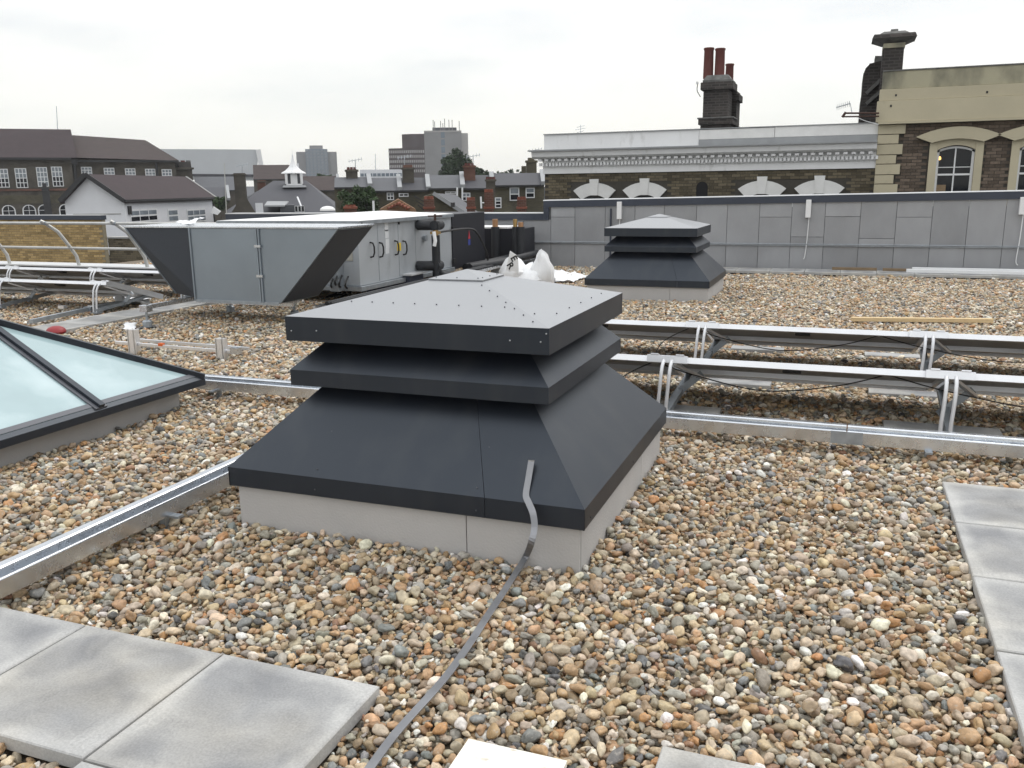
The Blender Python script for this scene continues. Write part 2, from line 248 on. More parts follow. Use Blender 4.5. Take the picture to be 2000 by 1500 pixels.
# ------------------------------------------------------------------ mesh helpers
WL = {}                                                # world position of every object (none of the parents is rotated)
def tag(o, label=None, cat=None, group=None, kind=None):
    if label: o['label'] = label
    if cat: o['category'] = cat
    if group: o['group'] = group
    if kind: o['kind'] = kind
    return o
def root(name, loc, label, cat, group=None):
    o = bpy.data.objects.new(name, None); C.objects.link(o); o.location = loc; o.empty_display_size = .1
    WL[o] = Vector(loc); return tag(o, label, cat, group)
def place(name, me, world, parent=None, rot=None):
    o = bpy.data.objects.new(name, me); C.objects.link(o); w_ = Vector(world)
    if parent: o.parent = parent; o.location = w_ - WL[parent]
    else: o.location = w_
    if rot: o.rotation_euler = rot
    WL[o] = w_; return o
class MB:
    def __init__(s, M=None): s.v = []; s.f = []; s.M = M
    def add(s, vs, fs):
        k = len(s.v); s.v += [(s.M @ Vector(v)) if s.M else Vector(v) for v in vs]; s.f += [tuple(i+k for i in f) for f in fs]; return s
    def box(s, x0, x1, y0, y1, z0, z1):
        return s.add([(x0,y0,z0),(x1,y0,z0),(x1,y1,z0),(x0,y1,z0),(x0,y0,z1),(x1,y0,z1),(x1,y1,z1),(x0,y1,z1)],
                     [(0,3,2,1),(4,5,6,7),(0,1,5,4),(1,2,6,5),(2,3,7,6),(3,0,4,7)])
    def frus(s, c, s0, z0, s1, z1, cap=True):           # square frustum, half sizes s0 (bottom), s1 (top)
        x, y = c; v = [(x+a*s0, y+b*s0, z0) for a, b in ((-1,-1),(1,-1),(1,1),(-1,1))] + [(x+a*s1, y+b*s1, z1) for a, b in ((-1,-1),(1,-1),(1,1),(-1,1))]
        f = [(0,1,5,4),(1,2,6,5),(2,3,7,6),(3,0,4,7)]
        if cap: f += [(0,3,2,1),(4,5,6,7)]
        return s.add(v, f)
    def poly(s, pts, off):                              # prism: polygon pts (3D, planar) extruded by the vector off
        n = len(pts); off = Vector(off); a = [Vector(p) for p in pts]
        nrm = Vector((0,0,0))
        for i in range(n): nrm += a[i].cross(a[(i+1) % n])
        if nrm.dot(off) > 0: a = a[::-1]
        v = a + [p+off for p in a]
        return s.add(v, [tuple(range(n)), tuple(range(2*n-1, n-1, -1))] + [((i+1) % n, i, i+n, (i+1) % n+n) for i in range(n)])
    def tube(s, path, r, seg=8, close=True, flat=None):
        P = [Vector(p) for p in path]; n = len(P); rings = []; up = Vector((0, 0, 1)); prev = None
        for i in range(n):
            t = (P[min(i+1, n-1)] - P[max(i-1, 0)]).normalized()
            if prev is None:
                a = up if abs(t.dot(up)) < .95 else Vector((1, 0, 0)); x = t.cross(a).normalized()
            else: x = (prev - t*prev.dot(t)).normalized()
            prev = x; y = t.cross(x); rr = r[i] if isinstance(r, (list, tuple)) else r
            rings.append([P[i] + (x*math.cos(2*math.pi*k/seg) + y*math.sin(2*math.pi*k/seg))*rr for k in range(seg)])
        v = [p for q in rings for p in q]; f = []
        for i in range(n-1):
            for k in range(seg):
                k2 = (k+1) % seg; f.append((i*seg+k, i*seg+k2, (i+1)*seg+k2, (i+1)*seg+k))
        if close: f += [tuple(range(seg-1, -1, -1)), tuple((n-1)*seg+k for k in range(seg))]
        return s.add(v, f)
    def beam(s, a, b, wd, ht, up=(0, 0, 1)):            # rectangular bar from a to b
        a, b = Vector(a), Vector(b); t = (b-a).normalized(); x = t.cross(Vector(up)).normalized(); y = x.cross(t)
        v = [p + x*sx_*wd/2 + y*sy_*ht/2 for p in (a, b) for sx_, sy_ in ((-1,-1),(1,-1),(1,1),(-1,1))]
        return s.add(v, [(0,1,2,3),(7,6,5,4),(1,0,4,5),(2,1,5,6),(3,2,6,7),(0,3,7,4)])
    def lathe(s, c, prof, seg=16):                      # prof [(r,z)] round a vertical axis at c
        v = [(c[0]+r*math.cos(2*math.pi*k/seg), c[1]+r*math.sin(2*math.pi*k/seg), c[2]+z) for r, z in prof for k in range(seg)]; n = len(prof)
        f = [(i*seg+k, i*seg+(k+1) % seg, (i+1)*seg+(k+1) % seg, (i+1)*seg+k) for i in range(n-1) for k in range(seg)]
        return s.add(v, f + [tuple(range(seg-1, -1, -1)), tuple((n-1)*seg+k for k in range(seg))])
    def build(s, name, mat, parent=None, smooth=False, bevel=0, **tg):
        xs = [v.x for v in s.v]; ys = [v.y for v in s.v]; zs = [v.z for v in s.v]
        c = Vector(((min(xs)+max(xs))/2, (min(ys)+max(ys))/2, min(zs)))
        me = bpy.data.meshes.new(name); me.from_pydata([tuple(v-c) for v in s.v], [], s.f); me.update()
        me.materials.append(MATS[mat])
        if smooth:
            me.polygons.foreach_set('use_smooth', [True]*len(me.polygons)); me.set_sharp_from_angle(angle=math.radians(38))
        o = place(name, me, c, parent)
        if bevel:
            b = o.modifiers.new('bevel', 'BEVEL'); b.width = bevel; b.segments = 2; b.limit_method = 'ANGLE'; b.angle_limit = math.radians(25); b.harden_normals = False
        return tag(o, **tg) if tg else o
def copy_thing(o, loc, label=None, group=None, parent=None):
    c = o.copy(); C.objects.link(c); WL[c] = Vector(loc) if parent is None else WL[o]
    if parent is None:
        c.location = loc
        if label: c['label'] = label
        if group: c['group'] = group
    else: c.parent = parent
    for ch in [q for q in list(WL) if q.parent == o]: copy_thing(ch, None, parent=c)
    return c

# ------------------------------------------------------------------ the setting
tag(MB().box(-900, 900, -200, 1500, -9.4, -9).build('ground', 'city_ground'), kind='structure')
roof_deck = MB().box(-16, 9, -3, 17.5, -.4, -.045).build('flat_roof', 'deck'); tag(roof_deck, kind='structure')

EXCL = []                                              # footprints without pebbles: x0,x1,y0,y1
ORI = {}
# paving slabs: each one a part of a path (pieces of the setting)
path_near = MB().box(-3.8, 1.3, .3, 2.2, -.05, -.04).build('path', 'deck'); tag(path_near, kind='structure')
path_right = MB().box(.58, 1.2, 1.2, 4.93, -.052, -.041).build('path', 'deck'); tag(path_right, kind='structure')
path_left = MB().box(-9.06, -8.44, 3, 15.6, -.054, -.042).build('path', 'deck'); tag(path_left, kind='structure')
slabme = {}
def slab(x0, x1, y0, y1, parent, zt=.03, th=.045, name='paving_slab', excl=True, tilt=.004):
    key = (round(x1-x0, 3), round(y1-y0, 3), th)
    if key not in slabme:
        a, b = (x1-x0)/2, (y1-y0)/2; e = .004
        v = []
        for z, k in ((0, 0), (th-e, 0), (th, e)): v += [(-a+k, -b+k, z), (a-k, -b+k, z), (a-k, b-k, z), (-a+k, b-k, z)]
        f = [(3, 2, 1, 0), (8, 9, 10, 11)]
        for i in (0, 4): f += [(i+j, i+(j+1) % 4, i+4+(j+1) % 4, i+4+j) for j in range(4)]
        me = bpy.data.meshes.new('paving_slab'); me.from_pydata(v, [], f); me.materials.append(MATS['paving']); slabme[key] = me
    o = place(name, slabme[key], ((x0+x1)/2, (y0+y1)/2, zt-th), parent, (random.uniform(-tilt, tilt), random.uniform(-tilt, tilt), random.uniform(-.003, .003)))
    if excl: EXCL.append((x0, x1, y0, y1))
    return o
P_ = .613
for i in range(3): slab(-1.293-P_*(i+1)+.009, -1.293-P_*i, 1.588, 2.188, path_near)
slab(-1.293-P_+.006, -1.293, .978, 1.58, path_near)
slab(-.385, .218, 1.588, 2.188, path_near)
for i in range(6): slab(.582, 1.185, 4.92-P_*(i+1)+.009, 4.92-P_*i, path_right, zt=.028)
for i in range(19): slab(-9.05, -8.45, 15.4-P_*(i+1)+.009, 15.4-P_*i, path_left, zt=.02)
# kerb strip of slabs at the foot of the grey wall
kerb = MB().box(-5.7, 8, 16.35, 17.1, -.05, -.043).build('kerb_strip', 'deck'); tag(kerb, kind='structure')
for i in range(21): slab(-4.2+.6*i, -3.608+.6*i, 16.38, 16.99, kerb, zt=.05)

# ------------------------------------------------------------------ gravel: dropped pebbles, one object
HAZE = .00035
def make_gravel():
    coll = bpy.data.collections.new('pebble_shapes')
    import bmesh
    NV = 18
    for i in range(NV):
        bm = bmesh.new(); bmesh.ops.create_icosphere(bm, subdivisions=3, radius=1)
        sd_ = Vector((i*7.3, i*3.1, i*1.7)); ax = (1, random.uniform(.62, .92), random.uniform(.45, .72)); am = random.uniform(.2, .46)
        ang = i % 3 == 0
        for v in bm.verts:
            p = v.co.copy(); d = mnoise.noise(p*.85+sd_)*am*1.6 + mnoise.noise(p*1.9+sd_)*am*.55 + mnoise.noise(p*5+sd_)*.02
            q = p*(1+d)
            if ang:                                     # broken flints: a few flattened sides
                for k in range(4):
                    nn = mnoise.random_unit_vector() if False else Vector((math.sin(i*3.7+k*2.1), math.cos(i*1.3+k*4.3), math.sin(k*1.9+i))).normalized()
                    h = q.dot(nn) - .72
                    if h > 0: q -= nn*h*.85
            v.co = Vector((q.x*ax[0], q.y*ax[1], q.z*ax[2]))
        me = bpy.data.meshes.new('pebble'); bm.to_mesh(me); bm.free(); me.materials.append(MATS['pebble'])
        me.polygons.foreach_set('use_smooth', [True]*len(me.polygons))
        coll.objects.link(bpy.data.objects.new('pebble_%02d' % i, me))
    # drop simulation on a periodic tile
    T = 1.6; cell = .05; nc = int(T/cell); grid = [[[] for _ in range(nc)] for _ in range(nc)]; pebs = []
    def rest(x, y, a, c):
        z = -.03 + c; gx, gy = int(x/cell), int(y/cell)
        for i in (-1, 0, 1):
            for j in (-1, 0, 1):
                for (px, py, pz, pa, pc) in grid[(gx+i) % nc][(gy+j) % nc]:
                    dx = abs(x-px); dx = min(dx, T-dx); dy = abs(y-py); dy = min(dy, T-dy)
                    q = (dx*dx+dy*dy)/((a+pa)*(a+pa)*.80)
                    if q < 1:
                        zz = pz + (c+pc)*math.sqrt(1-q)*.93
                        if zz > z: z = zz
        return z
    rr = random.Random(3)
    for k in range(8800):
        a = min(.0275, max(.006, rr.lognormvariate(math.log(.0112), .38))); c = a*rr.uniform(.52, .72)
        best = None
        for _ in range(7):
            x, y = rr.random()*T, rr.random()*T; z = rest(x, y, a, c)
            if best is None or z < best[2]: best = (x, y, z, a, c)
        pebs.append(best); grid[int(best[0]/cell) % nc][int(best[1]/cell) % nc].append(best)
    A = np.array(pebs); top = np.percentile(A[:, 2]+A[:, 4], 93); A[:, 2] -= top
    A = A[A[:, 2] > -.045]
    print('gravel tile', len(A), 'range', A[:, 2].min(), A[:, 2].max())
    out_ = []
    for ix in range(-11, 6):
        for iy in range(0, 12):
            B = A.copy(); B[:, 0] += ix*T; B[:, 1] += iy*T*1.0 + .1
            out_.append(B)
    G = np.concatenate(out_); x, y, z = G[:, 0], G[:, 1], G[:, 2]
    keep = (y > .6) & (y < 17.02) & (x > -15)
    # keep what this view and views a step to the side can see
    qx = x; qy = y; depth = qx*HD.x + qy*HD.y; lat = qx*_r.x + qy*_r.y
    keep &= (depth > .9) & (np.abs(lat) < .64*depth + 2.3)
    far = depth > 8.5; keep &= ~(far & (z < -.019))
    for (x0, x1, y0, y1) in EXCL: keep &= ~((x > x0-.002) & (x < x1+.002) & (y > y0-.002) & (y < y1+.002))
    G = G[keep]; n = len(G)
    # gentle unevenness of the bed
    G[:, 2] += .006*np.sin(G[:, 0]*3.1+1.3*np.sin(G[:, 1]*2.2)) + .005*np.sin(G[:, 1]*4.3+G[:, 0]*1.7)
    pal = np.array([(184,163,132,13),(174,145,108,8),(162,132,100,6),(152,147,137,10),(130,132,130,5),(206,197,178,10),(216,212,204,5),(98,98,97,3),(144,125,102,8),(172,158,137,13),(192,174,149,10),(137,131,120,8),(180,148,114,4),(146,112,88,2),(178,134,92,2.5)], float)
    lin = np.where(pal[:, :3]/255 <= .04045, pal[:, :3]/255/12.92, ((pal[:, :3]/255+.055)/1.055)**2.4)*1.0
    idx = rng.choice(len(pal), n, p=pal[:, 3]/pal[:, 3].sum())
    col = lin[idx]*rng.uniform(.74, 1.22, (n, 1))*rng.uniform(.96, 1.04, (n, 3))
    me = bpy.data.meshes.new('gravel'); me.vertices.add(n); me.vertices.foreach_set('co', G[:, :3].astype(np.float32).ravel())
    def attr(nm, ty, dat, key):
        a_ = me.attributes.new(nm, ty, 'POINT'); a_.data.foreach_set(key, np.ascontiguousarray(dat, dtype=np.float32 if ty != 'INT' else np.int32).ravel())
    attr('pcol', 'FLOAT_COLOR', np.concatenate([col, np.ones((n, 1))], 1), 'color')
    attr('prot', 'FLOAT_VECTOR', np.stack([rng.normal(0, .32, n), rng.normal(0, .32, n), rng.uniform(0, 6.283, n)], 1), 'vector')
    st = G[:, 3:4]*1.04; attr('psc', 'FLOAT_VECTOR', np.concatenate([st*rng.uniform(.95, 1.3, (n, 1)), st*rng.uniform(.9, 1.05, (n, 1)), st*rng.uniform(.9, 1.15, (n, 1))], 1), 'vector')
    attr('pidx', 'INT', rng.integers(0, NV, n), 'value')
    o = bpy.data.objects.new('gravel', me); C.objects.link(o); tag(o, 'bed of rounded brown, grey and cream pebbles covering the flat roof', 'gravel', kind='stuff')
    gt = bpy.data.node_groups.new('scatter', 'GeometryNodeTree'); gt.interface.new_socket('Geometry', in_out='INPUT', socket_type='NodeSocketGeometry'); gt.interface.new_socket('Geometry', in_out='OUTPUT', socket_type='NodeSocketGeometry')
    n_ = gt.nodes.new; gi, go = n_('NodeGroupInput'), n_('NodeGroupOutput'); ip = n_('GeometryNodeInstanceOnPoints'); ci = n_('GeometryNodeCollectionInfo')
    ci.inputs['Collection'].default_value = coll; ci.inputs['Separate Children'].default_value = True; ci.inputs['Reset Children'].default_value = True
    ip.inputs['Pick Instance'].default_value = True
    gt.links.new(gi.outputs[0], ip.inputs['Points']); gt.links.new(ci.outputs[0], ip.inputs['Instance'])
    for nm, ty, sk in (('pidx', 'INT', 'Instance Index'), ('prot', 'FLOAT_VECTOR', 'Rotation'), ('psc', 'FLOAT_VECTOR', 'Scale')):
        na = n_('GeometryNodeInputNamedAttribute'); na.data_type = ty; na.inputs['Name'].default_value = nm; gt.links.new(na.outputs[0], ip.inputs[sk])
    gt.links.new(ip.outputs[0], go.inputs[0])
    md = o.modifiers.new('scatter', 'NODES'); md.node_group = gt
    print('pebbles', n)

# ------------------------------------------------------------------ roof vents
def make_vent(C0, label, near):
    x, y = C0; R_ = root('roof_vent', (x, y, 0), label, 'roof vent', 'black tiered roof vents with pyramid caps')
    b = .865; jt = .004
    # rendered upstand: board panels with a joint near the front right and right rear
    def board(n0, n1, side):
        m = MB(); t = .02
        if side == 'f': m.box(x+n0+jt/2, x+n1-jt/2, y-b, y-b+t, -.045, .26)
        if side == 'r': m.box(x+b-t, x+b, y+n0+jt/2, y+n1-jt/2, -.045, .26)
        if side == 'k': m.box(x+n0, x+n1, y+b-t, y+b, -.045, .26)
        if side == 'l': m.box(x-b, x-b+t, y+n0, y+n1, -.045, .26)
        m.build('base_board', 'grey_render', R_, bevel=.0015)
    board(-b, b-.52, 'f'); board(b-.52, b, 'f'); board(-b+.022, .34, 'r'); board(.34, b-.022, 'r'); board(-b, b, 'k'); board(-b+.022, b-.022, 'l')
    MB().box(x-b+.022, x+b-.022, y-b+.022, y+b-.022, -.045, .25).build('base_core', 'seam_dark', R_)
    s0, z0, z1 = .893, .188, .279
    top_s, top_z = .593, .592
    # lower skirt: four folded sheets; the front one is in two pieces with a lapped seam
    def sheet(side, u0, u1, off=0.):                     # u along the edge, fractions -1..1 at the eave
        def P(u, s, z):
            d = s+off; q = u*s
            return {'f': (x+q, y-d, z), 'r': (x+d, y+q, z), 'k': (x-q, y+d, z), 'l': (x-d, y-q, z)}[side]
        m = MB(); v = [P(u0, s0, z0), P(u1, s0, z0), P(u0, s0, z1), P(u1, s0, z1), P(u0, top_s-.12, top_z+.12), P(u1, top_s-.12, top_z+.12)]
        inn = [Vector(p) + Vector({'f': (0, .006, -.004), 'r': (-.006, 0, -.004), 'k': (0, -.006, -.004), 'l': (.006, 0, -.004)}[side]) for p in v]
        m.add(v+inn, [(0,1,3,2),(2,3,5,4),(6,8,9,7),(8,10,11,9),(0,6,7,1),(0,2,8,6),(2,4,10,8),(1,7,9,3),(3,9,11,5),(4,5,11,10)])
        m.build('skirt_sheet', 'vent_dark', R_)
    us = .50
    sheet('f', -1, us-.0015); sheet('f', us+.0015, 1, .0005); sheet('r', -1, 1); sheet('k', -1, 1); sheet('l', -1, 1)
    MB().frus((x, y), .40, .25, .40, 1.0).build('throat', 'dark_hole', R_)
    # louvre ring
    m = MB(); s, t = .662, .012
    zs = (.652, .728); ins, zi = .50, .885
    for a, (dx, dy) in enumerate(((0, -1), (1, 0), (0, 1), (-1, 0))):
        tx, ty = -dy, dx
        def Q(u, d, z): return (x + tx*u*d + dx*d, y + ty*u*d + dy*d, z)
        v = [Q(-1, s, zs[0]), Q(1, s, zs[0]), Q(-1, s, zs[1]), Q(1, s, zs[1]), Q(-1, ins, zi), Q(1, ins, zi), Q(-1, s-t, zs[0]), Q(1, s-t, zs[0]), Q(-1, s-t, zs[1]-.006), Q(1, s-t, zs[1]-.006), Q(-1, ins-t, zi-.006), Q(1, ins-t, zi-.006)]
        MB().add(v, [(0,1,3,2),(2,3,5,4),(6,8,9,7),(8,10,11,9),(0,6,7,1),(4,5,11,10),(0,2,8,6),(1,7,9,3),(2,4,10,8),(3,9,11,5)]).build('louvre_sheet', 'vent_dark', R_)
    # cap
    s = .667; zb, zt = .873, .990; si, zi2 = .132, 1.128
    for a, (dx, dy) in enumerate(((0, -1), (1, 0), (0, 1), (-1, 0))):
        tx, ty = -dy, dx
        def Q(u, d, z): return (x + tx*u*d + dx*d, y + ty*u*d + dy*d, z)
        t = .012
        v = [Q(-1, s, zb), Q(1, s, zb), Q(-1, s, zt), Q(1, s, zt), Q(-1, si, zi2), Q(1, si, zi2), Q(-1, s-t, zb), Q(1, s-t, zb), Q(-1, s-t, zt-.006), Q(1, s-t, zt-.006), Q(-1, si, zi2-.006), Q(1, si, zi2-.006)]
        MB().add(v, [(2,3,5,4),(8,10,11,9),(4,5,11,10)]).build('cap_sheet', 'vent_top_sky_sheen', R_); MB().add(v[:4]+v[6:10], [(0,1,3,2),(4,6,7,5),(0,4,5,1),(0,2,6,4),(1,5,7,3)]).build('cap_fascia', 'vent_dark', R_)
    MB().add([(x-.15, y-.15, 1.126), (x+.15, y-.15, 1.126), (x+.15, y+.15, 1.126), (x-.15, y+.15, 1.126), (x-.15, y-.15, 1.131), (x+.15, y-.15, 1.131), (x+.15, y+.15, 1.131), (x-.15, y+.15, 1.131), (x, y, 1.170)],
             [(0,3,2,1),(0,1,5,4),(1,2,6,5),(2,3,7,6),(3,0,4,7),(4,5,8),(5,6,8),(6,7,8),(7,4,8)]).build('cap_crown', 'vent_top_sky_sheen', R_)
    MB().frus((x, y), .655, .88, .40, .90).build('cap_underside', 'dark_hole', R_)
    for a, b2 in ((-1, -1), (1, -1), (1, 1), (-1, 1)):
        MB().box(x+a*.47-.012, x+a*.47+.012, y+b2*.47-.012, y+b2*.47+.012, .6, .9).build('post', 'vent_dark', R_)
    if near:
        sc = bpy.data.meshes.new('screw')
        mm = MB().lathe((0, 0, 0), [(.0036, -.002), (.0036, .002), (.002, .003)], 8); sc.from_pydata([tuple(v) for v in mm.v], [], mm.f); sc.materials.append(MATS['screw'])
        sb = sc.copy(); sb.materials.clear(); sb.materials.append(MATS['screw_bright'])
        slope = math.atan2(zi2-zt, s-si)
        def capz(d): return zt + (s-d)*math.tan(slope)
        for i in range(8):                              # row across the front slope
            place('screw', sc, (x-.42+.115*i, y-.46, capz(.46)+.002), R_, (slope, 0, 0))
        for i in range(7):                              # along the front-right hip, both sides
            d = .2+.068*i; place('screw', sc, (x+d-.035, y-d, capz(d)+.002), R_, (slope, 0, 0))
            if i in (5,): place('screw', sc, (x+d, y-d+.05, capz(d)+.002), R_, (0, slope, 0))
        for i in range(5): place('screw', sc, (x+.6, y-.35+.2*i, capz(.6)+.002), R_, (0, slope, 0))
        for u in (-.11, 0., .11): place('screw', sc, (x+u*1.05, y-.128, 1.137), R_, (slope, 0, 0)); place('screw', sc, (x+.128, y+u*.9, 1.137), R_, (0, slope, 0))
        for px, py in ((569, 646), (618, 646), (996, 665), (1056, 668), (1067, 652)):
            p = aty(px, py, y-s-.001); place('screw', sb, p, R_, (math.pi/2, 0, 0))
        sl = math.pi/4
        for px, py in ((649, 843), (620, 917), (956, 874), (932, 953)):
            d = ray(px, py); n_ = Vector((0, -1, 1)); p0 = Vector((x, y-s0, z1)); t = (p0-EYE).dot(n_)/d.dot(n_); place('screw', sc, EYE+d*t+n_*.0015, R_, (sl, 0, 0))
        for px, py in ((930, 997), (615, 956)): place('screw', sc, aty(px, py, y-s0-.001), R_, (math.pi/2, 0, 0))
        for px, py in ((1237, 902), (1154, 1010), (1285, 842)): place('screw', sc, atx(px, py, x+s0+.001), R_, (0, math.pi/2, 0))
    EXCL.append((x-b, x+b, y-b, y+b))
    return R_
VN = (-1.816, 4.165); VF = (-2.575, 13.10)
vn = make_vent(VN, 'large near black metal roof vent with tiered pyramid cap on grey base in gravel', True)
vf = make_vent(VF, 'smaller looking far black roof vent standing in gravel before the grey panel wall', False)

# ------------------------------------------------------------------ galvanised trunking
def trunking(a, b, label, side):
    a, b = Vector(a), Vector(b); L_ = (b-a).length; t = (b-a).normalized(); nrm = Vector((t.y, -t.x, 0))*side     # nrm: towards the viewer side
    R_ = root('cable_trunking', ((a.x+b.x)/2, (a.y+b.y)/2, 0), label, 'cable trunking')
    prof = [(0, 0), (0, .072), (.004, .078), (.012, .078), (.012, .052), (.052, .056), (.056, .092), (.062, .098), (.102, .098), (.102, 0)]  # d back from the front face, z
    nseg = max(1, round(L_/3)); z0 = a.z
    for i in range(nseg):
        p = a + t*(L_*i/nseg + .003); q = a + t*(L_*(i+1)/nseg - .003)
        pts = [p - nrm*d + Vector((0, 0, z_)) for d, z_ in prof]
        MB().poly(pts, q-p).build('channel', 'galv', R_, bevel=.0012)
    for i in range(1, nseg):
        p = a + t*(L_*i/nseg - .09) ; MB().poly([p + nrm*.003 - nrm*d*1.0 + Vector((0, 0, z_)) for d, z_ in ((0, -.002), (0, .074), (.003, .074), (.003, -.002))], t*.18).build('joint_plate', 'galv_dull', R_)
    k = int(L_/1.6)
    for i in range(k+1):
        p = a + t*(.35+(L_-.7)*i/max(1, k)) - nrm*.05; c = Vector((p.x, p.y, 0))
        MB().beam(c+Vector((0,0,z0-.004))+nrm*.10, c+Vector((0,0,z0-.004))-nrm*.12, .04, .012).beam(c+Vector((0,0,-.03)), c+Vector((0,0,z0-.01)), .03, .03, (1, 0, 0)).build('foot_bracket', 'galv_dull', R_)
    return R_
trunking((2.6, 5.40, .052), (-4.9, 5.42, .052), 'galvanised trunking running left to right behind the large near vent', -1)
trunking((-2.955, .9, .052), (-2.955, 5.38, .052), 'galvanised trunking running from lower left corner towards the near vent', 1)
for tx_, ty_ in ((-2.93, 2.95), (-2.96, 1.7)): pass

# ------------------------------------------------------------------ photovoltaic rows
TILT = math.radians(17.5)
def pv_panel(xa, xb, Y, label, group, z=.425, depth=1.0):
    R_ = root('solar_panel', ((xa+xb)/2, Y, z), label, 'solar panel', group)
    c, s = math.cos(TILT), math.sin(TILT); M = Matrix(((1, 0, 0, 0), (0, c, s, Y), (0, -s, c, z), (0, 0, 0, 1)))
    M = Matrix(((1, 0, 0, 0), (0, c, s, Y), (0, -s, c, z), (0, 0, 0, 1)))
    fh = .04
    MB(M).poly([(xa, .0, -.044), (xa, .022, 0), (xa, .032, 0), (xa, .032, -.044)], (xb-xa, 0, 0)).build('frame', 'alu_white', R_, bevel=.001)
    MB(M).box(xa, xb, depth-.03, depth, -fh, 0).build('frame', 'aluminium', R_)
    for q in (xa, xb-.03): MB(M).box(q, q+.03, .03, depth-.03, -fh, 0).build('frame', 'aluminium', R_)
    MB(M).box(xa+.03, xb-.03, .03, depth-.03, -.009, -.003).build('glass', 'pv_glass', R_)
    MB(M).box(xa+.03, xb-.03, .03, depth-.03, -.014, -.0095).build('back_sheet', 'backsheet', R_)
    MB(M).box(xa+.03, xb-.03, .032, .05, -.044, -.0145).box(xa+.03, xb-.03, .62, .66, -.05, -.0145).build('purlin', 'aluminium', R_)
    MB(M).box(xa+.75, xa+.87, .12, .2, -.05, -.014).build('junction_box', 'cable', R_)
    return R_
def pv_stand(X, Y, label, group, z=.425):
    R_ = root('panel_stand', (X, Y, 0), label, 'panel stand', group)
    for d in (-.028, .028):
        pth = [(X+d-.01, Y-.11, .02), (X+d-.008, Y-.105, .12), (X+d, Y-.095, .24), (X+d+.003, Y-.085, .315), (X+d+.005, Y-.06, .365), (X+d+.006, Y-.02, .395), (X+d+.006, Y+.05, .40)]
        MB().tube(pth, .0125, 10).build('curved_tube', 'alu_white', R_, smooth=True)
    c, s = math.cos(TILT), math.sin(TILT)
    M = Matrix(((1, 0, 0, X), (0, c, s, Y), (0, -s, c, z), (0, 0, 0, 1)))
    MB(M).box(-.14, .14, -.012, .05, -.048, .004).build('clamp', 'aluminium', R_, bevel=.002)
    for q in (-.115, .06): MB(M).box(q, q+.055, -.018, .03, .004, .014).build('clamp_plate', 'aluminium', R_, bevel=.001)
    MB().beam((X+.04, Y+.04, .36), (X+.20, Y+.38, .2), .035, .02).build('strut', 'aluminium', R_)
    MB().beam((X+.04, Y+.9, .15), (X+.02, Y-.12, .05), .05, .04).build('base_rail', 'galv_dull', R_)
    MB().beam((X-.01, Y+.36, .06), (X+.19, Y+.37, .24), .05, .008, (0, 1, 0)).build('strut', 'galv_dull', R_)
    MB().box(X-.06, X+.06, Y-.16, Y-.04, .012, .03).build('foot', 'galv_dull', R_)
    return R_
XL = [-2.84, -1.085, .685, 2.455]
rows = ((5.93, 'front'), (7.52, 'rear'))
for Y, nm in rows:
    for i in range(3):
        pos = ['hidden by the vent on the left', 'in the middle of the %s row right of the near vent' % nm, 'cut by the right edge of the photo'][i]
        lab = {0: 'solar panel of the %s right-hand row, partly behind the near vent' % nm, 1: 'middle tilted solar panel of the %s row right of the near vent' % nm, 2: 'solar panel of the %s row cut off by the right edge' % nm}[i]
        pv_panel(XL[i]+.012, XL[i+1]-.012, Y, lab, 'solar panels right of the near vent')
    for i in (1, 2):
        lab = {1: 'pair of curved white tubes under the %s panel row, next to the near vent' % nm, 2: 'pair of curved white tubes under the %s panel row, near the right edge' % nm}[i]
        pv_stand(XL[i], Y, lab, 'curved tube panel stands right of the near vent')
        slab(XL[i]-.35, XL[i]+.35, Y-.02, Y+.28, roof_deck, zt=.014, th=.04)
        slab(XL[i]+(.12 if i == 1 else -.42), XL[i]+(.62 if i == 1 else .12), Y+1.12, Y+1.3, roof_deck, zt=.012, th=.04)
# hanging cables
def cable(name, pts, r, label, mat='cable', parent=None):
    P = [Vector(p) for p in pts]; out_ = []
    for i in range(len(P)-1):
        p0, p1, p2, p3 = P[max(i-1, 0)], P[i], P[i+1], P[min(i+2, len(P)-1)]
        for k in range(8):
            t = k/8; out_.append(.5*((2*p1)+(p2-p0)*t+(2*p0-5*p1+4*p2-p3)*t*t+(3*p1-p0-3*p2+p3)*t**3))
    out_.append(P[-1]); o = MB().tube(out_, r, 6).build(name, mat, parent, smooth=True)
    if not parent: tag(o, label, 'cable')
    return o
for Y, nm, z in ((5.93, 'front', .36), (7.52, 'rear', .36)):
    yy = Y+.12
    for i, (xa, xb) in enumerate(((-1.2, .33), (.33, 2.2))):
        dip = .17
        pts = [(xa, yy, z), (xa+(xb-xa)*.2, yy+.02, z-dip*.55), (xa+(xb-xa)*.5, yy+.03, z-dip), (xa+(xb-xa)*.8, yy+.02, z-dip*.6), (xb, yy, z)]
        cable('hanging_cable', pts, .0045, 'thin black cable sagging below the %s panel row, %s' % (nm, ('between its two curved stands', 'right of its right-hand stand')[i]))
    cable('hanging_cable', [(-1.2, yy, z), (-1.42, yy-.12, z-.12), (-1.52, yy-.2, .05), (-1.65, yy-.2, .01)], .0045, 'thin black cable dropping to the gravel left of the %s row\'s left stand' % nm)

